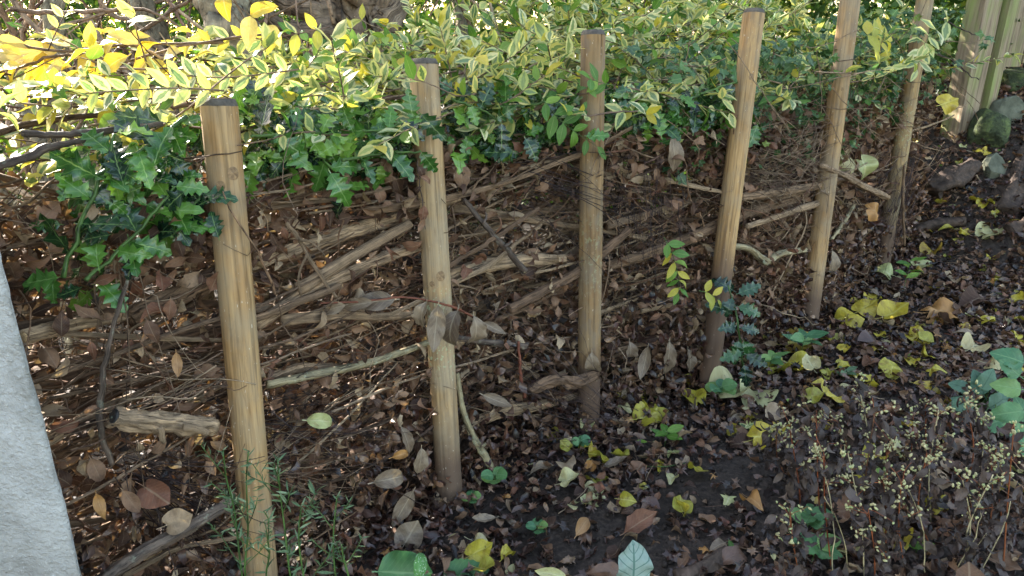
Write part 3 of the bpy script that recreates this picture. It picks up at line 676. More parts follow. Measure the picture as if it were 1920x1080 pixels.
# stems seen singly at the left
g = np.random.default_rng(13)
LEFT = [((-10, 20), (110, 210), 11), ((20, -10), (180, 190), 9), ((60, -20), (30, 160), 10), ((0, 130), (130, 60), 8), ((130, -10), (70, 210), 8), ((0, 250), (60, 90), 9), ((0, 330), (120, 430), 11), ((0, 345), (60, 480), 8), ((30, 270), (110, 470), 9), ((0, 425), (130, 370), 8), ((60, 20), (230, 30), 8), ((180, 60), (280, 180), 11), ((200, -10), (330, 110), 9), ((150, 130), (330, 20), 7)]
for a_, b_, wd in LEFT:
    dd = g.uniform(1.75, 2.3); A = W(*a_, dd); B = W(*b_, dd + g.uniform(-.2, .2)); dr = B - A; pts = [A + dr * u + g.normal(size=3) * .012 for u in np.linspace(-.25, 1.6, 6)]
    V, T, U, Rn = limb(pts, [wd / 2 / F * dd * s for s in (1.2, 1.1, 1, .9, .8, .5)], 22, 7, .07, .002, int(wd + a_[0] + 900)); Rn[:] = .45 + .4 * g.random()
    tag(ob('bare_stem', mk('bare_stem', V, T, U, Rn, M_TWIG)), 'bare grey-tan stem ' + ('falling' if b_[1] > a_[1] + 40 else 'rising' if b_[1] < a_[1] - 40 else 'level') + (' steeply' if abs(b_[0] - a_[0]) < 90 else '') + ' to the right, ' + ('high in the thicket' if a_[1] < 100 else 'beside the wall' if a_[1] > 260 else 'below the yellow leaves') + (' from the left edge' if a_[0] < 10 else ' further in'), 'stem', 'bare stems behind the left end of the hedge')

# ------------------------------------------------------------------ timber fence, stones and rotten wood at the top right
def fencemat(seed, green):
    m = NT('fence_board_wood'); oc = m.n('TexCoord').outputs['Object']; mp = m.n('Mapping'); m.l(oc, mp.inputs[0]); mp.inputs['Location'].default_value = (seed, seed * 2, 0)
    co = mp.outputs[0]
    n1 = m.noise(m.vmul(co, (1, 1, .06)), 70.0, 4, .6); n2 = m.noise(m.vmul(co, (1, 1, .25)), 14.0, 4, .6)
    c = m.ramp(n1, [(.3, (.09, .065, .045)), (.5, (.22, .165, .11)), (.7, (.31, .24, .165))])
    c = m.mix(m.math('MULTIPLY', m.ramp(n2, [(.56 - green * .2, (0, 0, 0)), (.72 - green * .1, (1, 1, 1))]), .8), c, (.20, .25, .07))
    return m.done(m.bsdf(c, .8, m.bump(n1, .8, .003), .25))
FW0 = W(1838, 250, 3.35)
ft = thing('timber_fence', 'weathered green-stained timber fence in the top right corner', 'fence', FW0)
fx = norm(np.array([.93, .36, 0])); fy = np.array([-fx[1], fx[0], 0])      # along the fence, away from viewer
def plank(c, w_, h0, h1, th, seed, green, name='board'):
    k, m = 24, 5; V = []; 
    zz = np.linspace(h0, h1, k)
    for q in zz:
        for (a_, b_) in ((-w_ / 2, 0), (w_ / 2, 0), (w_ / 2, th), (-w_ / 2, th)):
            jj = .0035 * noise.noise(Vector((a_ * 30, seed, q * 9)))
            V.append(fx * (a_ + jj) + fy * (b_ + jj) + np.array([0, 0, q]))
    T = []
    for q in range(k - 1):
        for u in range(4): T.append((q * 4 + u, q * 4 + (u + 1) % 4, (q + 1) * 4 + (u + 1) % 4, (q + 1) * 4 + u))
    T.append((3, 2, 1, 0)); T.append(tuple((k - 1) * 4 + u for u in range(4)))
    o = ob(name, mk(name, np.array(V), T, None, None, fencemat(seed, green), False), ft, np.eye(3), c); return o
fp = W(1812, 280, 3.3); z0 = fp[2] - .1
def zat(p, py):                               # height at plan position p that shows at image row py
    q = np.array([p[0], p[1], 0.0]); r = (540 - py) / F
    return float((r * (q @ FWD) - q @ UPV) / (UPV[2] - r * FWD[2]))
plank(np.array([fp[0] - .02, fp[1], 0]), .105, zat(fp, 300), .95, .09, 1.3, .5, 'post')
plank(np.array([*(fp + fx * .085 - fy * .012)[:2], 0]), .055, zat(fp + fx * .08, 268), .95, .11, 4.1, 1.0, 'post_edge')
for q in range(6):
    c = fp + fx * (.16 + .105 * q) + fy * (.05 + .006 * (q % 2)); plank(np.array([*c[:2], 0]), .1, zat(c, 132 - 7 * q), .9, .02, 7.7 + q * 1.9, .75 - .1 * (q % 3))
for q, zz in enumerate((-.05, .6)):
    c = fp + fx * .42 + fy * .075
    V, Q = box((-.36, 0, -.035), (.36, .04, .035)); V = V[:, :1] * fx + V[:, 1:2] * fy + np.array([0, 0, 1.0]) * V[:, 2:]
    ob('rail', mk('rail', V, Q, None, None, fencemat(3 + q, .4), False), ft, np.eye(3), (c[0], c[1], zz))

def rock(name, label, px, py, d, size, mat, seed, cat='stone', yaw=0., sub=4, angular=0.9, tilt=0):
    import bmesh
    bm = bmesh.new(); bmesh.ops.create_icosphere(bm, subdivisions=sub, radius=1)
    rg = random.Random(seed); pl = [(Vector((rg.gauss(0, 1), rg.gauss(0, 1), rg.gauss(0, 1))).normalized(), rg.uniform(.55, .85)) for _ in range(9)]
    for v in bm.verts:
        for nn, h in pl:
            h *= 1 + .05 * noise.noise(v.co * 3)
            e = v.co.dot(nn) - h
            if e > 0: v.co -= nn * e
        v.co *= 1 + .07 * noise.noise(v.co * 2 + Vector((seed, 0, 0))) + .02 * noise.noise(v.co * 9)
        v.co = Vector((v.co.x * size[0], v.co.y * size[1], v.co.z * size[2]))
    me = bpy.data.meshes.new(name); bm.to_mesh(me); bm.free(); me.materials.append(mat)
    for p in me.polygons: p.use_smooth = False
    o = bpy.data.objects.new(name, me); COL.objects.link(o); o.location = Vector(GR(px, py) + np.array([0, .03, size[2] * .15])); o.rotation_euler = (tilt, 0, yaw)
    return tag(o, label, cat)
rock('mossy_stone', 'big moss-covered stone below the fence boards', 1890, 225, 3.45, (.08, .08, .10), M_STONEG, 3)
rock('mossy_stone', 'smaller bright green mossy stone at the right edge under the fence', 1925, 160, 3.6, (.14, .12, .09), M_STONE, 5)
rock('mossy_stone', 'dark mossy stone filling the gap beside the fence post', 1860, 262, 3.5, (.08, .1, .14), M_STONE, 8)
rock('pointed_stone', 'grey-green wedge-shaped stone leaning in the litter below the fence', 1872, 330, 3.15, (.075, .05, .085), M_STONEG, 12, angular=.9, tilt=-.2, sub=2)
rock('black_lump', 'small wet black lump between the rotten log and the pointed stone', 1822, 362, 3.1, (.05, .04, .032), M_BLACKC, 14, 'charred wood')
def stickobj(name, label, cat, pts, wd, mat, cutm=None, k=20, m=10, rel=.08, group=None, seed=1, rn=None, jit=0.0008, forks=()):
    """pts: world points, wd: widths in metres"""
    V, T, U, Rn = limb(pts, [x / 2 for x in wd], k, m, rel, jit, seed)
    if max(wd) > .016 and k >= 20: V, T, U, Rn = limb(pts, [x / 2 for x in wd], 44, 22, rel, jit * .5, seed)
    parts = [(V, T, U, Rn)]
    for fpnts, fw in forks: parts.append(limb(fpnts, [x / 2 for x in fw], 8, 6, rel, jit, seed + 3))
    V, T, U, Rn = merge(parts); Rn = np.full(len(V), (seed * .377) % 1 if rn is None else rn)
    me = mk(name, V, T, U, Rn, mat)
    if cutm is None: o = ob(name, me); return tag(o, label, cat, group)
    t = thing(name, label, cat, pts[0], group); ob('bark', me, t)
    for a_, b_, ww in cutm[0]:
        ax = norm(np.asarray(a_) - np.asarray(b_)); c = np.asarray(a_) + ax * .0006
        V, T, U, Rn = tubes(np.stack([c - ax * .003, c, c + ax * .0012])[None], np.array([[ww * .47, ww * .46, ww * .3]]), 12, True, .03, seed)
        ob('cut_end', mk('cut_end', V, T, U, Rn, cutm[1]), t)
        if len(cutm) > 2:
            V, T, U, Rn = tubes(np.stack([c, c + ax * .0025])[None], np.array([[ww * .09, ww * .07]]), 8, True); ob('pith', mk('pith', V, T, U, Rn, cutm[2]), t)
    return t
c = [W(1748, 358, 3.1), W(1785, 335, 3.1), W(1825, 312, 3.15)]
stickobj('rotten_log', 'short crumbling dark log lying in front of the fence post', 'log', c, [.075, .085, .07], M_ROT, k=16, m=14, rel=.16, seed=31)
c = [W(1835, 305, 3.2), W(1880, 265, 3.3), W(1905, 240, 3.35)]
stickobj('wood_splinter', 'grey flat splinter of wood pointing up to the right by the stones', 'wood', c, [.02, .035, .012], M_BR, k=10, m=6, seed=32)
c = [W(1880, 400, 3.0), W(1905, 330, 3.1), W(1945, 250, 3.2)]
stickobj('rotten_log', 'thick dark rotten log at the right edge beside the pointed stone', 'log', c, [.10, .12, .12], M_ROT, k=16, m=14, rel=.14, seed=33)
c = [W(1895, 440, 2.9), W(1930, 420, 2.9), W(1960, 380, 2.9)]
stickobj('rotten_log', 'dark damp log end lying lower at the right edge', 'log', c, [.07, .09, .09], M_ROT, k=12, m=12, rel=.14, seed=35)
c = [GR(1690, 445, .02), GR(1740, 425, .03), GR(1810, 415, .02)]
stickobj('rotten_log', 'flat dark log half buried in leaves right of the farthest stake', 'log', c, [.04, .055, .045], M_ROT, k=12, m=10, rel=.12, seed=36)

# ------------------------------------------------------------------ dead hedge: hero branches, pixel path -> hedge slab
def HB(name, label, path, t, wpx, mat, cut=None, seed=1, k=22, m=10, rel=.08, t1=None, rn=None, forks=(), cat='branch', ext=0):
    tt = np.linspace(t, t1 if t1 is not None else t, len(path)); pts = [HR(a_, b_, q) for (a_, b_), q in zip(path, tt)]
    ds = [proj(p)[2] for p in pts]; wd = [x / F * d for x, d in zip(wpx, ds)]
    fk = []
    for fpth, fw in forks:
        fp_ = [HR(a_, b_, t - .01) for a_, b_ in fpth]; fk.append((fp_, [x / F * proj(p)[2] for x, p in zip(fw, fp_)]))
    cm = None
    if cut: 
        e = []
        if 'a' in cut[0]: e.append((pts[0], pts[1], wd[0]))
        if 'b' in cut[0]: e.append((pts[-1], pts[-2], wd[-1]))
        cm = (e,) + tuple(cut[1:])
    return stickobj(name, label, cat, pts, wd, mat, cm, k, m, rel, seed=seed, rn=rn, forks=fk)
D = 'dead_branch'
HB(D, 'light brown stick with a broken pale end poking out beside the wall', [(42, 632), (130, 610), (250, 585), (420, 520)], 0.005, [24, 26, 24, 20], M_BR, ('a', M_CUT), 2, t1=.12, rn=.6)
HB(D, 'thick furrowed branch running up to the nearest stake at holly height', [(240, 600), (330, 555), (430, 510), (560, 470)], 0.075, [34, 38, 34, 28], M_BR, None, 3, rn=.2, m=14, rel=.11)
HB(D, 'thick grey-brown branch just right of the wall, below the pale-ended stick', [(60, 715), (150, 690), (260, 655), (430, 610)], 0.105, [40, 44, 38, 30], M_BR, None, 4, rn=.85, m=14, rel=.1)
HB(D, 'long brown branch sagging under the two thick ones left of the nearest stake', [(100, 780), (230, 720), (360, 670), (560, 610)], 0.145, [32, 34, 30, 26], M_BR, None, 5, rn=.35, m=12, rel=.1)
HB(D, 'low brown branch behind the short lopped log', [(90, 850), (200, 815), (330, 770), (450, 720)], 0.165, [30, 32, 28, 24], M_BR, None, 6, rn=.4, m=12, rel=.1)
HB('lopped_log', 'short pale barked log with a black painted cut end and white pith', [(212, 783), (280, 792), (345, 797), (405, 800)], -0.055, [36, 40, 36, 30], M_BR, ('a', M_BLACKC, M_STONEG), 7, rn=.72, m=16, rel=.1, t1=-.03, cat='log', forks=[([(345, 800), (375, 806), (392, 812)], [18, 16, 14]), ([(300, 800), (304, 820), (306, 830)], [14, 13, 11])])
HB(D, 'thick barked branch between the first two stakes, running up to the right', [(470, 500), (600, 450), (720, 415), (860, 370)], 0.065, [20, 26, 24, 18], M_BR, None, 8, rn=.3, m=12, rel=.12)
HB(D, 'pair of splitting barked stems meeting the second stake at knot height', [(480, 610), (580, 545), (680, 500), (800, 455)], 0.025, [18, 24, 22, 16], M_BR, None, 9, rn=.55, m=12, rel=.12, forks=[([(560, 545), (650, 490), (770, 420)], [24, 22, 16])])
HB(D, 'smooth straight brown stick below the splitting stems', [(470, 600), (540, 575), (640, 535)], 0.000, [14, 14, 12], M_BR, ('b', M_CUT), 10, rn=.9)
HB(D, 'pale greenish branch low between the first and second stakes', [(500, 722), (600, 700), (700, 678), (810, 640)], 0.005, [15, 15, 13, 10], M_BRP, None, 11, rn=.2)
HB(D, 'brown branch near the first stake under the pale one reaching right', [(500, 712), (560, 690), (650, 690)], 0.045, [16, 18, 14], M_BR, None, 12, rn=.9)
HB('dark_branch', 'dark grey smooth branch in the bottom left corner behind the green herb', [(190, 1090), (260, 1040), (350, 990), (440, 935)], -0.05, [24, 24, 24, 20], M_BRD, None, 13)
HB(D, 'straight tan cane below the dark branch in the bottom left corner', [(230, 1085), (330, 1030), (430, 1010), (520, 990)], -0.020, [10, 10, 8, 6], M_BR, None, 14, rn=.9)
HB(D, 'bark-stripped thick branch meeting the second stake from the right', [(820, 530), (900, 500), (980, 488), (1060, 485)], 0.045, [26, 26, 22, 16], M_BR, None, 15, rn=.6, m=12)
HB(D, 'grey-brown branch angled up to the middle upright stake', [(955, 580), (1020, 545), (1090, 505), (1180, 430)], 0.015, [16, 18, 18, 14], M_BR, None, 16, rn=.25)
HB(D, 'long thin tan stick rising steeply between the second and third stakes', [(840, 500), (920, 450), (1010, 390)], 0.000, [10, 9, 7], M_BR, None, 17, rn=.8)
HB('lichened_twig', 'dark purple-grey twig with a blunt tip slanting down between the second and third stakes', [(870, 375), (905, 418), (945, 462), (985, 508)], 0.000, [8, 10, 11, 10], M_BRD, ('b', M_BRP), 18, rel=.14, k=26, forks=[([(945, 462), (955, 458), (958, 452)], [7, 5, 3]), ([(905, 418), (912, 408), (910, 398)], [6, 4, 2])])
HB('dark_branch', 'stubby dark-tipped branch right of the hanging leaves', [(850, 632), (900, 640), (950, 645), (988, 650)], 0.000, [10, 11, 13, 14], M_BRD, None, 19)
HB('leaning_stick', 'pale bent stick standing right beside the foot of the second stake', [(858, 700), (866, 760), (885, 815), (912, 860), (936, 905)], -0.010, [9, 10, 12, 13, 12], M_BRP, ('b', M_CUT), 20, rn=.3, k=26, forks=[([(900, 838), (908, 834), (912, 832)], [8, 7, 6])])
HB('crooked_stick', 'pale V-shaped stick bridging the fourth and fifth stakes', [(1375, 462), (1405, 466), (1425, 482), (1440, 490), (1462, 476), (1510, 468)], 0.000, [10, 12, 13, 13, 11, 10], M_BRP, None, 21, rn=.7, k=28)
HB('broken_stick', 'reddish tan stick poking out to the right behind the fifth stake', [(1540, 310), (1580, 328), (1620, 350), (1664, 370)], -0.030, [9, 10, 11, 11], M_BR, ('b', M_CUT), 22, rn=.62)
HB(D, 'gnarled grey branch lying low across the foot of the middle upright stake', [(990, 735), (1040, 712), (1075, 718), (1120, 700)], -0.035, [14, 20, 22, 16], M_BR, None, 23, rel=.16, rn=.95)
HB(D, 'thick brown branch low between the second stake and the middle one', [(850, 815), (930, 775), (1010, 760), (1090, 740)], 0.045, [16, 20, 18, 12], M_BR, None, 24, rn=.3)
HB(D, 'long brown branch from the fourth stake back to the fifth at mid height', [(1140, 500), (1260, 460), (1400, 400), (1540, 360)], 0.045, [16, 20, 20, 16], M_BR, None, 25, rn=.45)
HB(D, 'grey-tan branch at mid height between the fourth and fifth stakes', [(1390, 370), (1450, 362), (1520, 350), (1600, 330)], 0.005, [14, 16, 15, 12], M_BR, None, 26, rn=.9)
HB(D, 'forked brown stick lower between the fourth and fifth stakes', [(1400, 425), (1460, 405), (1510, 388), (1560, 375)], 0.000, [9, 11, 12, 10], M_BR, None, 27, rn=.5)
HB(D, 'short pale stick slanting between the fifth and farthest stakes', [(1558, 450), (1580, 420), (1602, 385)], 0.020, [8, 8, 6], M_BRP, None, 28)
HB('red_twig', 'upright dark red twig between the hanging leaves and the middle stake', [(972, 640), (975, 690), (984, 745)], -0.010, [5, 6, 6], M_BRR, None, 29)
HB('thin_stick', 'thin upright dark stick right beside the farthest stake', [(1695, 310), (1693, 380), (1696, 460)], -0.050, [5, 5, 4], M_BR, None, 30, rn=.95)
HB('dark_branch', 'upper dark branch crossing the yellow leaves left of the nearest stake', [(42, 250), (120, 252), (200, 244), (305, 233)], 0.000, [13, 13, 12, 9], M_BRD, ('a', M_BRD), 37, t1=.02, rn=.9)
HB('dark_branch', 'lower dark branch curving in from the left edge above the holly', [(-20, 318), (40, 298), (90, 278), (165, 262)], 0.005, [17, 17, 15, 11], M_BRD, None, 38, rn=.95)
HB(D, 'thin tan pole crossing the gap left of the holly', [(-20, 325), (60, 350), (130, 368), (250, 395)], 0.300, [12, 11, 10, 8], M_BR, None, 39, rn=.6)
HB(D, 'hooked dark purple stem hanging down beside the lopped log', [(240, 520), (205, 640), (190, 730), (188, 800), (208, 872)], -0.010, [7, 9, 11, 12, 11], M_BRD, None, 40, k=30, rn=.9)
HB(D, 'upright broken tan stick with side twigs between the first two stakes', [(538, 418), (560, 450), (590, 500), (632, 560)], 0.000, [9, 8, 7, 6], M_BR, None, 41, rn=.62, forks=[([(560, 450), (585, 455), (610, 480)], [6, 5, 3]), ([(575, 475), (560, 520), (565, 555)], [5, 4, 3])])

# ---- ordinary branches laid along the hedge
GB = 'dead branches laid lengthways in the hedge'
g = np.random.default_rng(21)
for q in range(205):
    s = g.uniform(-.7, 2.9) if q < 150 else g.uniform(-.4, 1.6); t = g.uniform(.03, .40) if q < 150 else g.uniform(.0, .12); top = -.26
    lo = float(gh(*(HP(s, t, 0)[:2]))) + .10; z = lo + (top - lo) * g.random() ** .75
    L = g.uniform(.3, .8); r = g.choice([.0028, .004, .0058, .008, .0105], p=[.34, .32, .20, .10, .04]) * g.uniform(.8, 1.15)
    sl_ = g.normal() * .13 + (.04 if s < .8 else 0); off = g.normal() * .10
    P0 = HP(s - L / 2, t, z); Dv = ROW + np.array([0, 0, sl_]) + NRM * off
    PW = walk(P0[None], Dv[None], np.array([L]), 16, .045, g)[0]
    tt = depth_t(PW); PW = PW + (np.maximum(tt, .01) - tt)[:, None] * NRM
    rr = r * np.linspace(1.1, .6, 16) * (1 + .06 * g.normal(size=16))
    parts = [tubes(PW[None], rr[None], 9 if r > .006 else 6, True, .10, int(q + 50))]
    for f in range(g.integers(0, 4)):
        i0 = g.integers(3, 13); fd = norm(Dv + g.normal(size=3) * .6); fL = g.uniform(.06, .2)
        fw = walk(PW[i0][None], fd[None], np.array([fL]), 7, .12, g); parts.append(tubes(fw, r * .45 * np.linspace(1, .4, 7)[None], 5, True, .05, q))
    V, T, U, Rn = merge(parts); Rn[:] = g.random()
    mp = proj(PW[8]); tag(ob(D, mk(D, V, T, U, Rn, M_BR if r > .0045 else M_TWIG)), ('thick' if r > .009 else 'thin' if r < .0045 else 'medium') + ' brown dead branch laid lengthways ' + where(mp[0], mp[1], ''), 'branch', GB)

# ---- thin twigs: uncountable tangle
def twigmass(N, seed, smin, smax, tmin, tmax, zlo, zhi, rmin, rmax, Lmin, Lmax, mat, along=1.0, bend=.12, name='twig_tangle', label='', k=9, sides=4):
    g = np.random.default_rng(seed); s = g.uniform(smin, smax, N); t = g.uniform(tmin, tmax, N)
    p = HP(s, t, 0); lo = gh(p[:, 0], p[:, 1]); p[:, 2] = lo + zlo + (zhi - lo - zlo) * g.random(N)
    D0 = ROW * along * g.choice([-1, 1], N)[:, None] + g.normal(size=(N, 3)) * np.array([.45, .3, .38])
    PW = walk(p, D0, g.uniform(Lmin, Lmax, N), k, bend, g)
    tt = depth_t(PW); tt2 = np.maximum(tt, tmin - .01); PW = PW + (tt2 - tt)[..., None] * NRM
    PW[..., 2] = np.maximum(PW[..., 2], gh(PW[..., 0], PW[..., 1]) + .003)
    R = (rmin + (rmax - rmin) * g.random(N) ** 2.2)[:, None] * np.linspace(1, .45, k)[None]
    V, T, U, Rn = tubes(PW, R, sides, False, 0, seed)
    return tag(ob(name, mk(name, V, T, U, Rn, mat)), label, 'twigs', kind='stuff')
twigmass(1300, 41, -.7, 3.0, .05, .45, .02, -.24, .0012, .0040, .12, .5, M_TWIG, label='tangle of thin tan and brown twigs filling the dead hedge')
twigmass(450, 44, -.7, 3.0, -.035, .08, .04, -.27, .0009, .0024, .06, .32, M_TWIG, .45, .34, 'forked_twig_tangle', 'fine crooked tan and reddish twigs sticking out of the dead hedge', sides=4)
twigmass(560, 45, -.7, 3.0, -.03, .10, .04, -.27, .0012, .0032, .06, .3, M_TWRED, .7, .16, 'red_brown_twig_tangle', 'fine red-brown twigs on the face of the dead hedge', sides=5)
twigmass(420, 43, -.7, 3.0, .0, .10, .05, -.27, .0012, .0040, .12, .5, M_BR, 1.0, .1, 'tan_twig_tangle', 'pale tan twigs lying on the face of the dead hedge', sides=5)
twigmass(450, 42, -.7, 3.0, .06, .40, .0, -.30, .0006, .0018, .1, .30, M_TWIGD, .5, .2, 'dark_twig_tangle', 'tangle of very thin dark purple twigs in the dead hedge')
def fan(seed, a_, t, dpx, n_, spread, L, rad, mat, label, gpx=30, sag=.0):
    g = np.random.default_rng(seed); A = HR(*a_, t); B = HR(a_[0] + dpx[0], a_[1] + dpx[1], t); dr = norm(B - A)
    P0 = A + g.normal(size=(n_, 3)) * np.array([1, .5, 1]) * gpx / F * proj(A)[2]
    D0 = dr + g.normal(size=(n_, 3)) * spread
    PW = walk(P0, D0, g.uniform(.5, 1.1, n_) * L, 12, .08, g, sag)
    tt = depth_t(PW); tt2 = np.clip(tt, -.05, 9); PW = PW + (tt2 - tt)[..., None] * NRM
    PW[..., 2] = np.maximum(PW[..., 2], gh(PW[..., 0], PW[..., 1]) + .004)
    V, T, U, Rn = tubes(PW, g.uniform(.5, 1, n_)[:, None] * rad * np.linspace(1, .5, 12)[None], 4, False, 0, seed)
    tag(ob('brushwood_bundle', mk('brushwood_bundle', V, T, U, Rn, mat)), label, 'brushwood', kind='stuff')
fan(51, (500, 790), .02, (260, -60), 30, .35, .3, .0014, M_TWIGD, 'fine dark brushwood between the feet of the first two stakes')
fan(52, (480, 880), .01, (300, -20), 36, .35, .3, .0013, M_TWIG, 'fine dark brushwood low beside the second stake')
fan(53, (1150, 800), -.01, (-300, -70), 70, .25, .5, .0011, M_TWIGD, 'fine grey brushwood sweeping left from the foot of the middle stake', sag=-.01)
fan(54, (1000, 340), .0, (260, 90), 34, .2, .5, .0012, M_TWIGD, 'thin purple-grey twigs draped over the middle stake')
fan(55, (1210, 360), -.01, (10, 200), 40, .15, .32, .0009, M_TWIGD, 'hair-thin dark twigs hanging right of the middle stake', sag=.05)
fan(56, (1400, 330), .01, (200, 60), 80, .25, .4, .0012, M_TWIG, 'thin tan twigs between the fourth and fifth stakes')
fan(57, (1530, 260), .0, (-100, 90), 60, .35, .35, .001, M_TWIG, 'nest of thin tan twigs near the tops of the dead wood')
fan(58, (230, 480), .0, (-10, 300), 8, .25, .4, .0018, M_TWIG, 'dark stems hanging below the holly beside the wall', sag=.06)
fan(59, (260, 900), .02, (200, 130), 60, .35, .3, .0014, M_TWIGD, 'dark twigs in the bottom left hollow')
fan(60, (1690, 330), -.02, (-60, 160), 70, .3, .35, .0012, M_TWIGD, 'dark twig tangle round the farthest stake')
fan(61, (400, 700), .03, (-220, 60), 34, .4, .35, .0020, M_TWIG, 'tan twigs between the wall and the nearest stake')

# ---- withered leaves in the hedge
def rndM(g, N, size, up=.0, tilt=1.0, toward=0.0):
    X = g.normal(size=(N, 3)); Zv = g.normal(size=(N, 3)) * tilt + np.array([0, -toward, up])
    return frames(X, Zv) * np.asarray(size)[:, None, None]
g = np.random.default_rng(61); N = 7000
s = g.uniform(-.7, 3.0, N); t = .02 + .42 * g.random(N) ** 1.3; p = HP(s, t, 0); lo = gh(p[:, 0], p[:, 1])
u = g.random(N); u = np.where(g.random(N) < .30, 1 - .22 * g.random(N), np.where(g.random(N) < .6, u * .45, u)); p[:, 2] = lo + .01 + (-.25 - lo) * u
ok = off_stakes(p); p = p[ok]; N = len(p); M = rndM(g, N, g.uniform(.028, .058, N), tilt=1)
emit('dead', g.integers(0, 14, N), M, p, M_DEAD, None, 230, 'withered_leaf', 'withered_leaf_mass', ('curled brown leaf caught in the dead hedge', 'leaf', 'withered leaves caught in the hedge'))
bpy.data.objects['withered_leaf_mass']['label'] = 'mass of curled brown leaves packed between the dead branches'; bpy.data.objects['withered_leaf_mass']['kind'] = 'stuff'; bpy.data.objects['withered_leaf_mass']['category'] = 'leaves'
for sd, kd, mt, N, zr, tr, sz, nm, lb in ((63, 'dead', M_DEAD, 2800, (.05, 1.0), (.0, .08), (.028, .058), 'face_leaf_mass', 'curled brown leaves hanging on the face of the dead hedge'), (64, 'deadsmall', M_DRED, 3000, (.0, .42), (-.035, .05), (.024, .044), 'foot_leaf_heap', 'dark red-brown leaves heaped along the foot of the dead hedge'), (65, 'deadsmall', M_DEAD, 900, (.0, .5), (-.03, .05), (.024, .046), 'brown_leaf_heap', 'brown leaves heaped low against the dead hedge'), (66, 'dead', M_DEAD, 1300, (.84, 1.0), (.0, .12), (.03, .055), 'upper_leaf_mass', 'curled brown leaves tucked just under the holly')):
    g = np.random.default_rng(sd); s_ = g.uniform(-.6, 3.0, N); p = HP(s_, 0, 0); lo = gh(p[:, 0], p[:, 1]); u = zr[0] + (zr[1] - zr[0]) * g.random(N) ** (1.0 if zr[1] > .9 else 1.7)
    p = HP(s_, g.uniform(*tr, N) + (.03 * u if zr[1] < .9 else 0), lo + (-.25 - lo) * u + .005); ok = off_stakes(p, .038); p = p[ok]; N = len(p)
    tag(ob(nm, joined(kd, g.integers(0, 14, N), rndM(g, N, g.uniform(*sz, N)), p, mt)), lb, 'leaves', kind='stuff')
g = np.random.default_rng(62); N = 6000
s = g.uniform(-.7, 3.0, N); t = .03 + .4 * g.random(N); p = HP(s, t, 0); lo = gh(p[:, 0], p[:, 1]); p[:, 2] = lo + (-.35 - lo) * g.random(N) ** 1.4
tag(ob('dark_leaf_mass', joined('deadsmall', g.integers(0, 14, N), rndM(g, N, g.uniform(.024, .046, N)), p, M_WITH)), 'small dark red-brown leaves packed in the lower dead hedge', 'leaves', kind='stuff')  # near-black leaf colour paints in the deep shade between the branches

# hanging dead laurel leaves on the red stem at the second stake, and others by hand
def hero(kind, i, px, py, t, size, ang, mat, label, yaw=0.0, roll=0.0, ground=False, lift=.012, name='fallen_leaf', cat='leaf', depth=None, parent=None, pitch=0.0):
    """a leaf with its base at the pixel, its length along image angle ang (0 right, 90 up); size in px"""
    A = GR(px, py, lift) if ground else (W(px, py, depth) if depth else HR(px, py, t)); d = proj(A)[2]
    a_ = math.radians(ang)
    if ground:
        X_ = np.array([math.cos(a_), math.sin(a_), math.tan(pitch)]); Zv = np.array([math.sin(roll), -.25 + yaw, 1.0])
    else:
        X_ = RGT * math.cos(a_) + UPV * math.sin(a_) + FWD * math.sin(yaw); Zv = -FWD + RGT * math.sin(roll) + UPV * .25
    M = frames(X_[None], Zv[None])[0] * (size / F * d)
    o = ob(name, tmesh(kind, i, mat), parent, M, A)
    return o if parent is not None else tag(o, label, cat)
sp = thing('dead_spray', 'reddish dead twig carrying hanging grey-brown leaves across the second stake', 'dead twig', HR(780, 570, -.05))
pts = [HR(a_, b_, q) for a_, b_, q in ((600, 568, .0), (680, 565, -.02), (760, 558, -.045), (830, 570, -.06), (880, 590, -.05), (928, 622, -.03))]
V, T, U, Rn = limb(pts, [.0018, .002, .0024, .0026, .0026, .0024], 24, 7, .05, .0006, 3); ob('stem', mk('stem', V, T, U, Rn, M_BRR), sp)
for i, (a_, b_, q, sz, an, yw, rl) in enumerate([(648, 572, -.02, 60, 195, .3, .4), (800, 566, -.065, 80, 255, .1, -.5), (822, 572, -.068, 92, 262, .2, .3), (858, 582, -.06, 96, 252, -.1, -.3), (888, 592, -.05, 84, 275, .2, .6), (906, 604, -.04, 50, 330, .2, .1), (700, 566, -.04, 70, 190, .1, .8), (740, 562, -.04, 80, 185, -.2, 1.0)]):
    hero('laurel', i, a_, b_, q, sz, an, M_GREY, None, yw, rl, name='leaf', parent=sp)
sp2 = thing('dead_spray', 'thin dead twig with small pinkish-brown leaves hanging on the second stake', 'dead twig', HR(790, 300, -.05))
pts = [HR(a_, b_, -.05) for a_, b_ in ((782, 300), (786, 340), (792, 380), (797, 430))]
V, T, U, Rn = limb(pts, [.0011] * 4, 12, 5, .05, .0008, 3); ob('stem', mk('stem', V, T, U, Rn, M_TWIGD), sp2)
for i, (a_, b_, sz, an) in enumerate([(784, 312, 30, 300), (788, 330, 34, 330), (790, 350, 30, 215), (795, 385, 34, 260), (786, 336, 26, 160), (796, 410, 30, 240)]): hero('dead', i, a_, b_, -.055, sz, an, M_DEAD, None, .4, .4, name='leaf', parent=sp2)
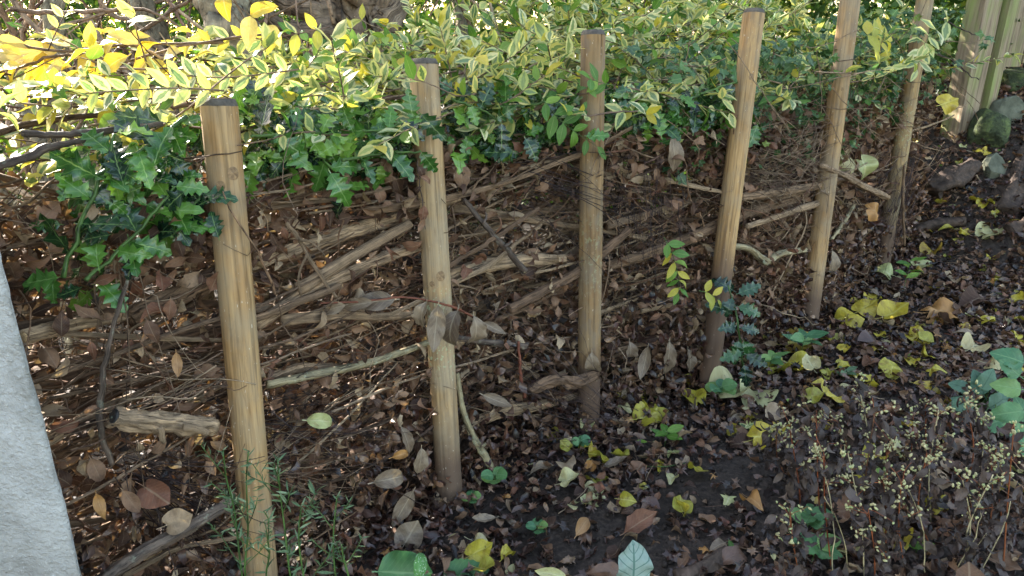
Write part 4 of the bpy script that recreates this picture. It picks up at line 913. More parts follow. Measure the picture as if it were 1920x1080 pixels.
HERO_H = [('laurel', 1260, 255, .0, 70, 280, M_GREY, 'broad grey withered leaf standing below the ivy between third and fourth stakes', .2, .2),
    ('dead', 1185, 300, .0, 50, 275, M_DEAD, 'brown pointed withered leaf hanging right of the middle stake top half', .2, .6),
    ('dead', 700, 345, .02, 60, 300, M_DEAD, 'curled brown leaf just under the holly left of the second stake', .3, .5),
    ('dead', 860, 300, .01, 60, 280, M_DEAD, 'curled brown leaf just under the holly right of the second stake', .2, .2),
    ('laurel', 575, 788, -.02, 66, -4, M_FPALE, 'pale yellow oval leaf lying flat between the first two stakes', .1, .1),
    ('laurel', 905, 740, -.02, 62, -25, M_GREY, 'grey oval leaf on the brushwood right of the second stake', .2, .3),
    ('laurel', 752, 800, -.03, 62, 290, M_GREY, 'grey-brown leaf hanging left of the foot of the second stake', .2, .6),
    ('laurel', 790, 840, -.03, 60, 265, M_GREY, 'narrow grey leaf touching the left side of the second stake', .2, .6),
    ('dead', 735, 858, -.03, 50, 15, M_FORG, 'orange-tan leaf lying beside the second stake', .2, .1),
    ('laurel', 700, 905, -.04, 86, 10, M_GREY, 'large mottled grey leaf low left of the second stake', .2, .1),
    ('laurel', 775, 920, -.05, 80, 240, M_GREY, 'large blue-grey leaf hanging at the base of the second stake', .1, .2),
    ('laurel', 1110, 660, -.035, 70, 278, M_GREY, 'grey curled leaf stuck to the front of the middle stake', .3, -.3),
    ('laurel', 1180, 640, -.02, 60, 275, M_GREY, 'first grey leaf hanging right of the middle stake', .3, .3),
    ('laurel', 1215, 650, -.03, 66, 262, M_GREY, 'second grey leaf hanging right of the middle stake', .3, -.3),
    ('laurel', 1255, 640, -.02, 72, 268, M_GREY, 'long grey leaf hanging midway between third and fourth stakes', .2, .2),
    ('laurel', 1290, 655, -.01, 50, 285, M_GREY, 'small grey leaf hanging left of the fourth stake', .2, .6),
    ('laurel', 1560, 470, -.02, 50, 280, M_GREY, 'grey leaf at the right side of the fifth stake', .2, .3),
    ('dead', 275, 600, -.02, 50, 290, M_DEAD, 'brown curled leaf hanging on a dark stem above the lopped log', .2, .4),
    ('dead', 320, 560, -.02, 44, 260, M_DEAD, 'small tan leaf hanging on the right dark stem left of the first stake', .2, .7),
    ('dead', 330, 660, -.02, 50, 270, M_FORG, 'orange translucent leaf hanging left of the first stake', .2, .4),
    ('dead', 170, 640, -.01, 42, 275, M_DEAD, 'brown leaf hanging near the wall above the lopped log', .2, .2),
    ('dead', 215, 720, -.01, 44, 150, M_DEAD, 'tan leaf just above the lopped log', .2, .2),
    ('dead', 160, 780, -.01, 44, 40, M_DEAD, 'tan leaf left of the lopped log near the wall', .2, .2),
    ('dead', 170, 860, -.03, 60, 290, M_DEAD, 'tan curled leaf under the lopped log by the wall', .2, .5),
    ('dead', 180, 925, -.04, 60, 280, M_FORG, 'folded light brown leaf in the bottom left hollow', .2, .9),
    ('dead', 230, 920, -.04, 60, 300, M_DEAD, 'twisted tan leaf in the bottom left hollow', .2, .7),
    ('heart', 260, 905, -.03, 62, 320, M_DEAD, 'large brown leaf behind the twigs in the bottom left hollow', .2, .1),
    ('heart', 300, 990, -.05, 54, 20, M_DEAD, 'pinkish brown round leaf above the dark branch in the bottom left corner', .3, .1),
    ('heart', 1590, 285, .02, 46, 250, M_FPALE, 'yellow-green leaf hanging right of the fifth stake, left one of two', .2, .4),
    ('heart', 1612, 288, .01, 52, 300, M_FPALE, 'pale green leaf hanging right of the fifth stake, right one of two', .2, .1),
    ('heart', 1625, 385, -.03, 40, 330, M_FORG, 'brown-spotted yellow leaf left of the farthest stake foot', .2, .2),
    ('heart', 1755, 200, -.05, 44, 20, M_FYEL, 'bright yellow-green leaf beside the fence post', .2, .2)]
for i, h in enumerate(HERO_H): hero(h[0], i % (8 if h[0] != 'dead' else 14), h[1], h[2], h[3], h[4], h[5], h[6], h[7], h[8], h[9], name='withered_leaf')

# ------------------------------------------------------------------ variegated privet along the top
def ztop(s, t): return -.135 + (.075 + .17 * sst(.5, 1.9, s)) * np.clip(t, 0, .8) / .7
def shoots(g, n_, smin, smax, tmin, tmax, dz, L, up=.05, dirs=1.0, under=.07):
    s = g.uniform(smin, smax, n_); t = g.uniform(tmin, tmax, n_); z = ztop(s, t) + g.normal(size=n_) * .02 - under * g.random(n_) ** 1.5 + dz
    P0 = HP(s, t, z); D0 = ROW * g.choice([-1, 1], n_, p=[.6, .4])[:, None] * dirs + g.normal(size=(n_, 3)) * np.array([.4, .4, .22]) + np.array([0, 0, up])
    return walk(P0, D0, g.uniform(*L, n_), 12, .09, g, -.0)
def leafup(g, PW, kpl, lmin, lmax, skip=2):
    n_, k, _ = PW.shape; Pk = PW[:, skip:, :]; Tn = norm(np.gradient(PW, axis=1))[:, skip:, :]
    Ps, Xs, Zs = [], [], []
    for sgn in (-1, 1):
        side = norm(np.cross(Tn, np.array([0, 0, 1.0]) + g.normal(size=Tn.shape) * .6)) * sgn
        X_ = Tn * .75 + side * .9 + g.normal(size=Tn.shape) * .25; Zv = np.array([0, -.35, 1.0]) + g.normal(size=Tn.shape) * .45
        Ps.append(Pk.reshape(-1, 3)); Xs.append(X_.reshape(-1, 3)); Zs.append(Zv.reshape(-1, 3))
    P = np.concatenate(Ps); N = len(P); M = frames(np.concatenate(Xs), np.concatenate(Zs)) * g.uniform(lmin, lmax, N)[:, None, None]
    return g.integers(0, kpl, N), M, P
PRV = [('variegated privet trailing over the left end of the hedge, lit by the sun', -.75, .12, 75), ('variegated privet spilling over the hedge between the first two stakes', .12, .75, 80),
       ('variegated privet along the hedge top around the middle upright stake', .75, 1.45, 85), ('cream and green privet on the hedge top behind the fourth and fifth stakes', 1.45, 2.9, 150)]
for i, (lab, s0, s1, n_) in enumerate(PRV):
    g = np.random.default_rng(70 + i); PW = shoots(g, n_, s0, s1, -.02, .72, 0, (.16, .36))
    PU = shoots(g, n_ // 6, s0, s1, .25, .75, .02, (.08, .15), up=.7, dirs=.4); PW = np.concatenate([PW, PU])
    # keep the tree gap at far left more open
    if i == 0: px, py, d = proj(PW[:, 5]); PW = PW[~((px < 330) & (py < 70))]
    t = thing('privet_shrub', lab, 'shrub', HP((s0 + s1) / 2, .3, -1.0), 'privet shrubs along the hedge top')
    V, T, U, Rn = tubes(PW, np.full((len(PW), 12), .0015) * np.linspace(1.5, .6, 12), 4, False, 0, 3); o = ob('shoots', mk('shoots', V, T, U, Rn, M_TWIG), t); o['kind'] = 'stuff'
    # woody stems down into the hedge
    for q in range(5):
        A = HP(g.uniform(s0, s1), g.uniform(.35, .6), -1.05); B = HP(g.uniform(s0, s1), g.uniform(.1, .5), -.2)
        V, T, U, Rn = limb([A, (A + B) / 2 + g.normal(size=3) * .05, B, B + ROW * g.choice([-1, 1]) * .3 + np.array([0, 0, .06])], [.011, .009, .007, .004], 16, 7, .06, .002, q); ob('stem', mk('stem', V, T, U, Rn, M_TWIG), t)
    k, M, P = leafup(g, PW, 8, .026, .060); px, py, d = proj(P); cut = ((px < 720) & (py < 84)) | ((px < 330) & (py < 150))
    sg, tg = st(P); low = P[:, 2] < ztop(sg, tg) - .11; cut = low | (cut & (g.random(len(P)) < .85)) | ~off_stakes(P, .078); k, M, P = k[~cut], M[~cut], P[~cut]
    q = g.random(len(k)); gold = .10 if i else .22
    for nm, sel, mt, ni in (('leaf', q > .22 + gold, M_PRIV, 230), ('leaf', (q > gold) & (q <= .22 + gold), M_PRIVG, 40), ('leaf', q <= gold, M_PRIVY, 30)):
        emit('privet', k[sel], M[sel], P[sel], mt, t, ni, nm, 'leaf_mass')
# tall sprig and small shoots in front
def sprig(name, label, path, t, mat, lf, size, step=1, kind='privet', smat=None, depth=None, alt=None, n_=9, w_=.0012, cat='sprig', ground=False, seed=3, group=None, zup=.45, wide=1.0):
    g = np.random.default_rng(seed)
    if ground:
        base = GR(*path[0]); d0 = proj(base)[2]; pts = [base] + [W(a_, b_, d0 * (1 - .03 * i)) for i, (a_, b_) in enumerate(path[1:])]
    else: pts = [HR(a_, b_, t) if depth is None else W(a_, b_, depth) for a_, b_ in path]
    P, R = resample(pts, np.linspace(w_, w_ * .5, len(pts)), n_)
    th = thing(name, label, cat, P[0], group); V, T, U, Rn = tubes(P[None], R[None], 6, True, 0, seed); ob('stem', mk('stem', V, T, U, Rn, smat or M_GST), th)
    Tn = norm(np.gradient(P, axis=0)); kk = len(TPL[kind])
    for i in range(1, n_, step):
        for sg in (-1, 1):
            if i == n_ - 1 and sg == 1: break
            d = proj(P[i])[2]; side = norm(np.cross(Tn[i], FWD)) * sg * wide
            X_ = Tn[i] * (.7 if i < n_ - 1 else 3) + side + g.normal(size=3) * .18 - FWD * .15; Zv = -FWD * .8 + UPV * zup + g.normal(size=3) * .3
            sz = size * (1 - .45 * abs(i / (n_ - 1) - .4)) * g.uniform(.85, 1.15) / F * d
            mt = mat if (alt is None or g.random() > alt[1]) else alt[0]
            ob('leaf', tmesh(kind, int(g.integers(0, kk)), mt), th, frames(X_[None], Zv[None])[0] * sz, P[i])
    return th
sprig('privet_sprig', 'bright green sprig hanging in front of the top of the middle stake', [(1150, 160), (1125, 155), (1105, 150), (1100, 190)], -.06, M_PRIVG, 0, 34, n_=6, w_=.0012)
sprig('privet_sprig', 'fresh green sprig arching between the holly and the middle stake', [(1010, 175), (1040, 215), (1075, 245), (1120, 275)], -.05, M_PRIVG, 0, 42, n_=7)
sprig('yellowing_sprig', 'yellow-green sprig hanging between the middle and fourth stakes', [(1245, 445), (1262, 480), (1272, 520), (1272, 550)], -.07, M_PRIVY, 0, 34, n_=8, alt=(M_PRIVG, .5))
sprig('yellowing_sprig', 'small yellow leaves on a stalk at the left side of the fourth stake', [(1310, 545), (1330, 550), (1345, 562)], -.09, M_PRIVY, 0, 30, n_=4)
sprig('privet_sprig', 'pale leafy sprig in front of the farthest stake top', [(1790, 30), (1750, 60), (1730, 90), (1720, 130)], -.08, M_PRIV, 0, 40, n_=8)
sprig('privet_sprig', 'yellow-green sprig at the right of the fifth stake', [(1620, 60), (1640, 75), (1660, 70)], -.04, M_PRIVY, 0, 44, n_=6)
sprig('privet_sprig', 'pale leafy shoot standing at the top left against the dark thicket', [(90, 95), (105, 60), (122, 25), (140, -15)], 0, M_PRIV, 0, 30, depth=1.35, n_=6, smat=M_TWIG)
sprig('privet_sprig', 'long privet shoot reaching left over the nearest stake', [(560, 130), (430, 145), (300, 140), (130, 145)], 0, M_PRIV, 0, 44, depth=1.2, n_=13, smat=M_TWIG, w_=.0018)
sprig('privet_sprig', 'privet shoot drooping left of the nearest stake top', [(420, 170), (330, 165), (230, 170), (160, 175)], -.02, M_PRIV, 0, 50, n_=9, smat=M_TWIG, w_=.0018)
sprig('privet_sprig', 'upper privet shoot crossing the smooth pale trunk', [(620, 50), (520, 70), (430, 75), (330, 85)], 0, M_PRIV, 0, 42, depth=1.5, n_=10, smat=M_TWIG, w_=.0016, alt=(M_PRIVY, .4))
sprig('yellow_sprig', 'golden leaves on a twig in front of the gnarled trunk', [(380, -40), (420, -10), (470, 30), (500, 48)], 0, M_YEL, 0, 62, depth=1.4, n_=4, smat=M_TWIG, kind='yellowbig')

# ---- shrub with large yellow leaves, top left
g = np.random.default_rng(80)
ys = thing('yellow_leaved_shrub', 'big glowing yellow autumn leaves at the top left of the hedge', 'shrub', W(100, 500, 1.9))
YL = [(60, 90, 130, 182), (110, 95, 120, 200), (150, 85, 100, 170), (120, 105, 110, 230), (40, 120, 90, 200), (180, 95, 90, 250), (220, 85, 80, 190), (240, 100, 80, 215), (200, 110, 80, 265), (260, 80, 70, 160), (300, 75, 70, 200), (290, 95, 80, 240), (340, 90, 60, 190), (90, 130, 110, 215), (30, 95, 90, 170), (150, 125, 90, 240), (370, 70, 60, 160), (400, 95, 60, 200), (330, 105, 60, 260), (10, 140, 80, 250), (230, 75, 60, 20), (190, 65, 60, 10), (270, 105, 70, 330), (350, 75, 55, 10), (215, 255, 60, 240), (245, 262, 54, 300), (225, 290, 50, 260), (60, 75, 70, 20)]
YL = [(a_, b_, sz * .85, an) for a_, b_, sz, an in YL] + [(int(g.uniform(0, 300)), int(g.uniform(70, 150)), int(g.uniform(40, 80)), int(g.uniform(150, 290))) for _ in range(12)]
for i, (a_, b_, sz, an) in enumerate(YL):
    dd = g.uniform(1.3, 1.62); A = W(a_, b_ + g.uniform(-5, 8), dd); r_ = math.radians(an)
    X_ = RGT * math.cos(r_) + UPV * math.sin(r_) + FWD * g.uniform(-.4, .4); Zv = -FWD * .6 + UPV * .6 + g.normal(size=3) * .35
    ob('leaf', tmesh('yellowbig', i % 6, M_YEL), ys, frames(X_[None], Zv[None])[0] * sz / F * dd, A)
for pth in ([(-30, 60), (100, 95), (250, 85), (420, 80)], [(-30, 150), (90, 110), (200, 100)], [(330, 120), (260, 90), (180, 80)], [(-20, 230), (100, 180), (210, 130), (330, 90), (520, 60)]):
    V, T, U, Rn = limb([W(a_, b_, 1.48) for a_, b_ in pth], [.003] * len(pth), 18, 6, .05, .002, 3); ob('twig', mk('twig', V, T, U, Rn, M_TWIG), ys)

# ------------------------------------------------------------------ holly
def hollybush(label, seed, regions, n_, stems, nind, size, t0, t1, extra=()):
    """regions: (px0,py0,px1,py1) boxes filled with leaves in the slab t0..t1"""
    g = np.random.default_rng(seed); P = []; X_ = []; Zv = []; S = []
    for (x0, y0, x1, y1), frac in regions:
        for _ in range(int(n_ * frac)):
            t = t0 + (t1 - t0) * g.random() ** 1.3; p = HR(g.uniform(x0, x1), g.uniform(y0, y1), t); P.append(p); X_.append(RGT * g.normal() + UPV * (g.normal() * .7 - .3) + FWD * g.normal() * .5); Zv.append(-FWD * .75 + UPV * .45 + g.normal(size=3) * .5); S.append(size * g.uniform(.55, 1.15))
    P = np.array(P); ok_ = off_stakes(P, .062); P = P[ok_]; X_ = np.array(X_)[ok_]; Zv = np.array(Zv)[ok_]; S = np.array(S)[ok_]
    M = frames(np.array(X_), np.array(Zv)) * np.array(S)[:, None, None]; k = g.integers(0, 10, len(P))
    t = thing('holly_bush', label, 'holly', (P[:, 0].mean(), P[:, 1].mean(), P[:, 2].min()), 'holly growing through the hedge')
    for pth, tt, wpx in stems:
        pts = [HR(a_, b_, tt) for a_, b_ in pth]; rr = np.linspace(wpx, wpx * .6, len(pts)) / 2 / F * proj(pts[0])[2]
        V, T, U, Rn = limb(pts, rr, 14, 8, .04, .0015, 3); ob('stem', mk('stem', V, T, U, Rn, M_GST), t)
        Pp, _ = resample(pts, rr, 7)
        Tn = norm(np.gradient(Pp, axis=0))
        for i in range(1, 7):
            sg = 1 if i % 2 else -1; side = norm(np.cross(Tn[i], FWD)) * sg; X1 = Tn[i] * .5 + side + g.normal(size=3) * .25; Z1 = -FWD * .8 + UPV * .3 + g.normal(size=3) * .35
            ob('leaf', tmesh('holly', int(g.integers(0, 10)), M_HOL), t, frames(X1[None], Z1[None])[0] * size * g.uniform(.8, 1.2), Pp[i])
    emit('holly', k, M, P, M_HOL, t, nind, 'leaf', 'leaf_mass')
    for (a_, b_, tt, sz, an, i) in extra: hero('holly', i, a_, b_, tt, sz, an, M_HOL, None, .1, .1, name='leaf', parent=t)
hollybush('glossy spiny holly sprays between the wall and the nearest stake', 90, [((120, 270, 385, 400), .6), ((150, 380, 380, 470), .16), ((80, 420, 240, 550), .1), ((290, 210, 385, 280), .14)], 100,
    [([(118, 520), (150, 420), (190, 330), (218, 252)], -.02, 10), ([(350, 218), (290, 265), (230, 300), (180, 330)], -.03, 9), ([(160, 525), (220, 470), (290, 400), (330, 350)], -.03, 8), ([(320, 445), (350, 405), (380, 365)], -.02, 7)], 110, .062, -.02, .12,
    [(108, 520, -.05, 74, 190, 1), (185, 500, -.05, 70, 100, 3), (230, 340, -.05, 74, 110, 4), (290, 310, -.05, 86, 75, 5), (205, 440, -.05, 60, 190, 6), (255, 470, -.04, 60, 250, 7), (150, 540, -.04, 50, 200, 2), (345, 360, -.05, 70, 220, 8), (410, 445, -.055, 56, 110, 9)])
hollybush('dense dark holly between the first and second stakes', 91, [((450, 195, 780, 300), .62), ((470, 285, 770, 325), .26)], 400,
    [([(590, 285), (620, 315), (655, 370)], -.02, 6), ([(470, 255), (540, 250), (625, 250)], -.02, 6), ([(640, 300), (700, 290), (790, 285)], -.04, 7), ([(680, 245), (730, 240), (790, 215)], -.04, 6)], 190, .062, .0, .2,
    [(620, 325, -.03, 78, 300, 0), (780, 250, -.05, 46, 95, 3), (700, 245, -.04, 64, 180, 6), (560, 240, -.04, 60, 170, 7)])
hollybush('dark holly between the second stake and the middle stake', 92, [((830, 165, 1140, 250), .62), ((830, 240, 1140, 290), .38)], 360,
    [([(845, 185), (900, 205), (940, 232)], -.02, 6), ([(930, 200), (1000, 195), (1060, 190)], .0, 6)], 160, .056, .0, .2,
    [(960, 285, -.03, 60, 180, 1), (1100, 255, -.05, 44, 2, 2), (985, 260, -.03, 50, 300, 8)])
hollybush('holly and seedlings in shade between the middle and fourth stakes', 93, [((1150, 170, 1440, 240), .8), ((1180, 225, 1430, 262), .2)], 230, [([(1280, 190), (1330, 170), (1400, 150)], .0, 6)], 120, .055, .0, .2,
    [(1240, 255, -.02, 56, 100, 4), (1300, 250, -.02, 46, 80, 5), (1420, 235, -.02, 44, 250, 2)])
# young holly at the fourth stake's foot
hs = thing('young_holly', 'dark young holly growing at the foot of the fourth stake', 'holly', GR(1395, 690))
pts = [GR(1395, 700), W(1388, 640, 1.98), W(1378, 580, 1.96), W(1365, 535, 1.95)]
V, T, U, Rn = limb(pts, [.003, .0028, .0024, .002], 12, 6, .04, .001, 3); ob('stem', mk('stem', V, T, U, Rn, M_GST), hs)
g = np.random.default_rng(95)
for i, (a_, b_, sz, an) in enumerate([(1375, 545, 50, 150), (1385, 550, 46, 20), (1370, 580, 48, 170), (1385, 575, 46, 340), (1380, 610, 44, 190), (1390, 615, 40, 350), (1385, 640, 46, 260), (1390, 660, 44, 200), (1400, 665, 44, 330), (1395, 685, 44, 280), (1372, 560, 40, 250), (1395, 640, 44, 300)]):
    hero('holly', i % 10, a_, b_, 0, sz, an, M_HOLD, None, .2 * g.normal(), .4 * g.normal(), name='leaf', parent=hs, depth=1.95 + .03 * g.normal())

# ------------------------------------------------------------------ ivy and hawthorn under the privet at the right
g = np.random.default_rng(97)
for lab, s0, s1, n_ in (('dark ivy hanging below the privet between the fourth and fifth stakes', 1.2, 2.0, 900), ('ivy and hawthorn leaves around the farthest stake by the fence', 2.0, 3.05, 1300)):
    P = HP(g.uniform(s0, s1, n_), .0 + .35 * g.random(n_) ** 1.2 - .03, 0); sc_ = g.random(n_); P[:, 2] = -.38 + .36 * sc_ + .12 * sst(2, 2.9, (P - ORG) @ ROW)
    M = frames(np.stack([g.normal(size=n_), g.normal(size=n_) * .4, g.normal(size=n_) * .6 - .5], -1), -FWD * .7 + UPV * .6 + g.normal(size=(n_, 3)) * .45) * g.uniform(.026, .05, n_)[:, None, None]
    t = thing('ivy', lab, 'ivy', HP((s0 + s1) / 2, .2, -.9), 'ivy trailing at the right end of the hedge')
    ok = off_stakes(P, .04); P = P[ok]; M = M[ok]; n_ = len(P); sel = g.random(n_) < .55
    emit('ivy', g.integers(0, 6, sel.sum()), M[sel], P[sel], M_IVY, t, 150, 'leaf', 'leaf_mass')
    emit('haw', g.integers(0, 10, (~sel).sum()), M[~sel] * .9, P[~sel], M_IVY, t, 110, 'leaf', 'leaf_mass')
    P0 = HP(g.uniform(s0, s1, 60), g.uniform(-.02, .2, 60), -.1); P0[:, 2] += g.uniform(-.1, .1, 60)
    PW = walk(P0, g.normal(size=(60, 3)) * .5 + np.array([0, 0, -.5]) + ROW * .5, g.uniform(.15, .4, 60), 10, .12, g); V, T, U, Rn = tubes(PW, np.full((60, 10), .0012), 4, False, 0, 9); o = ob('vines', mk('vines', V, T, U, Rn, M_TWIG), t); o['kind'] = 'stuff'
for lab, pth, sd in (('dark thorny twig with lobed leaves reaching over the fence post, upper one', [(1745, 25), (1790, 48), (1820, 62), (1840, 68)], 1), ('dark thorny twig reaching over the fence post, lower one', [(1740, 95), (1780, 110), (1810, 135), (1835, 150)], 2)):
    pts = [W(a_, b_, 2.75 + .05 * i) for i, (a_, b_) in enumerate(pth)]; th = thing('hawthorn_twig', lab, 'twig', pts[0])
    V, T, U, Rn = limb(pts, [.0028, .0024, .002, .0016], 12, 6, .05, .003, sd); ob('stem', mk('stem', V, T, U, Rn, M_TWIGD), th)
    for i in range(5 if sd == 1 else 2): 
        a_, b_ = pth[min(i, 3)]; hero('haw', (i * 3 + sd) % 10, a_ + 6, b_, 0, 30, g.uniform(200, 380), M_IVY, None, .2, .2, name='leaf', parent=th, depth=2.75)
    for i in range(4): q = np.array(pts[i % 4]); V, T, U, Rn = tubes(np.stack([q, q + UPV * .012 * (1 if i % 2 else -1) + RGT * .004])[None], np.array([[.0012, .0002]]), 4); ob('thorn', mk('thorn', V, T, U, Rn, M_TWIGD), th)

# ------------------------------------------------------------------ leaf litter on the soil
def groundpts(g, N, xr, yr):
    x = g.uniform(*xr, N); y = g.uniform(*yr, N); P = np.stack([x, y, gh(x, y)], -1); px, py, d = proj(P); q = (P - ORG) @ NRM
    m = (px > -250) & (px < 2300) & (py > 100) & (py < 1420) & ((py < 1150) | (g.random(N) < .6)) & (q < .12 + 5 * (((P - ORG) @ ROW) > 2.95))
    return P[m], px[m], py[m]
def bare(px, py):                              # patches of open soil
    b = np.zeros(len(px))
    for cx, cy, rx, ry in ((1330, 930, 120, 55), (1180, 1030, 170, 40), (1460, 960, 60, 60), (1120, 985, 120, 30), (1390, 880, 90, 30)):
        b = np.maximum(b, 1 - ((px - cx) / rx) ** 2 - ((py - cy) / ry) ** 2)
    return b
g = np.random.default_rng(101)
P, px, py = groundpts(g, 125000, (-1.6, 4.4), (.2, 4.8)); d = proj(P)[2]
keep = (g.random(len(P)) > .8 * (bare(px, py) > .25)) & (g.random(len(P)) < np.clip(.45 + .25 * d, 0, 1) * .8); P = P[keep]; px = px[keep]; py = py[keep]; N = len(P)
P[:, 2] += .004 + .024 * g.random(N) ** 2
ax_ = np.array([a for a, b in AXES]); dm = np.min(np.linalg.norm(P[:, None, :2] - ax_[None, :, :2], axis=2), axis=1); P[:, 2] += .03 * np.clip(1 - dm / .11, 0, 1) * g.random(N)
def flatM(g, N, size, tilt=.35):
    a_ = g.uniform(0, 2 * PI, N); X_ = np.stack([np.cos(a_), np.sin(a_), g.normal(size=N) * tilt * .8], -1); Zv = np.array([0, 0, 1.0]) + g.normal(size=(N, 3)) * tilt
    return frames(X_, Zv) * np.asarray(size)[:, None, None]
q = g.random(N)
def litter(sel, kind, nk, mat, size, nind, tilt, label, grp, mass, masslabel):
    n_ = int(sel.sum()); o = emit(kind, g.integers(0, len(TPL[kind]), n_), flatM(g, n_, g.uniform(*size, n_), tilt), P[sel], mat, None, nind, 'fallen_leaf', mass, (label, 'leaf', grp))
    if o: tag(o, masslabel, 'leaf litter', kind='stuff')
litter(q < .50, 'hawlow', 10, M_DRED, (.026, .046), 60, .45, 'small dark lobed leaf in the damp litter', 'small dark lobed fallen leaves', 'dark_lobed_litter', 'small dark red lobed leaves carpeting the soil')
litter((q >= .50) & (q < .784), 'deadsmall', 14, M_DRED, (.026, .048), 40, .45, 'narrow dark red-brown leaf in the damp litter', 'narrow dark fallen leaves', 'dark_narrow_litter', 'narrow dark red-brown leaves carpeting the soil')
litter((q >= .80) & (q < .93), 'deadsmall', 14, M_DEAD, (.028, .055), 45, .4, 'curled brown leaf on top of the litter', 'curled brown fallen leaves', 'curled_brown_litter', 'curled brown leaves scattered over the litter')
litter((q >= .93) & (q < .945), 'haw', 10, M_FORG, (.024, .042), 15, .35, 'small orange lobed leaf on the dark litter', 'small orange fallen leaves', 'orange_litter', 'small orange leaves scattered over the litter')
litter((q >= .945) & (q < .962), 'privet', 8, M_FPALE, (.018, .036), 20, .35, 'small pale oval leaf on the dark litter', 'small pale fallen leaves', 'pale_litter', 'small pale oval leaves scattered over the litter')
litter((q >= .966) & (q < .970), 'privet', 8, M_PRIVG, (.018, .035), 12, .35, 'small green oval leaf on the dark litter', 'small green fallen leaves', 'green_litter', 'small green leaves scattered over the litter')
litter((q >= .962) & (q < .966) & (px > 900), 'heart', 8, M_FPALE, (.03, .05), 20, .4, 'medium pale green leaf on the dark litter', 'medium pale green fallen leaves', 'pale_green_litter', 'pale green leaves on the litter')
litter((q >= .784) & (q < .80), 'heart', 8, M_DEAD, (.04, .065), 25, .4, 'broad brown leaf on the dark litter', 'broad brown fallen leaves', 'broad_brown_litter', 'broad brown leaves lying on the litter')
litter((q >= .970) & (q < .984), 'laurel', 8, M_GREY, (.04, .07), 25, .3, 'long grey-brown leaf lying on the litter', 'long grey-brown fallen leaves', 'grey_litter', 'long grey-brown leaves scattered over the litter')
# medium yellow leaves strewn over the right half
sel = (q >= .984) & (px > 1040) & (py < 1000)
litter(sel, 'heart', 8, M_FYEL, (.035, .058), 35, .45, 'medium yellow leaf on the dark litter', 'medium yellow fallen leaves', 'yellow_litter', 'yellow leaves lying far off on the litter')
# leaves banked against the foot of each stake
Pf = []
for a_, b_ in AXES[1:]:
    n_ = 46; aa = g.uniform(0, 2 * PI, n_); rr_ = .033 + .05 * g.random(n_) ** 1.3; f_ = a_ + (b_ - a_) * 0
    x_ = f_[0] + np.cos(aa) * rr_; y_ = f_[1] + np.sin(aa) * rr_; Pf.append(np.stack([x_, y_, gh(x_, y_) + .012 + (.083 - rr_) * .7 * g.random(n_)], -1))
Pf = np.concatenate(Pf); n_ = len(Pf); tag(ob('stake_foot_litter', joined('deadsmall', g.integers(0, 14, n_), flatM(g, n_, g.uniform(.026, .05, n_), .8), Pf, M_DRED)), 'dark leaves banked against the feet of the stakes', 'leaves', kind='stuff')
# twigs and crumbs of soil
N2 = 420; x = g.uniform(-1, 3.2, N2); y = g.uniform(.5, 3.4, N2); P0 = np.stack([x, y, gh(x, y) + .015], -1)
P0 = P0[(P0 - ORG) @ NRM < .03]; N2 = len(P0); aa = g.uniform(0, 6.28, N2); PW = walk(P0, np.stack([np.cos(aa), np.sin(aa), g.normal(size=N2) * .1], -1), g.uniform(.03, .16, N2), 7, .12, g)
PW[..., 2] = np.maximum(gh(PW[..., 0], PW[..., 1]) + .012, PW[..., 2]); V, T, U, Rn = tubes(PW, (g.uniform(.0006, .0016, N2))[:, None] * np.linspace(1, .6, 7)[None], 5, True, 0, 8)
tag(ob('ground_twigs', mk('ground_twigs', V, T, U, Rn, M_TWIG)), 'thin broken twigs scattered over the leaf litter', 'twigs', kind='stuff')
reg('clod', [])
import bmesh as _b
for i in range(4):
    bm = _b.new(); _b.ops.create_icosphere(bm, subdivisions=1, radius=1)
    for v in bm.verts: v.co *= 1 + .35 * noise.noise(v.co * 1.5 + Vector((i * 7, 0, 0)))
    Vv = np.array([v.co[:] for v in bm.verts]); Tt = np.array([[v.index for v in f.verts] for f in bm.faces]); bm.free(); TPL['clod'].append((Vv, Tt, np.zeros((len(Vv), 2))))
P, px, py = groundpts(g, 14000, (-.3, 2.2), (.5, 2.2)); keep = (bare(px, py) > -.4); P = P[keep][:9000]; N = len(P); P[:, 2] += .001
tag(ob('soil_crumbs', joined('clod', g.integers(0, 4, N), frames(g.normal(size=(N, 3)), g.normal(size=(N, 3))) * (.0012 + .007 * g.random(N) ** 4)[:, None, None], P, M_SOIL)), 'loose crumbs of dark soil on the bare patches', 'soil', kind='stuff')

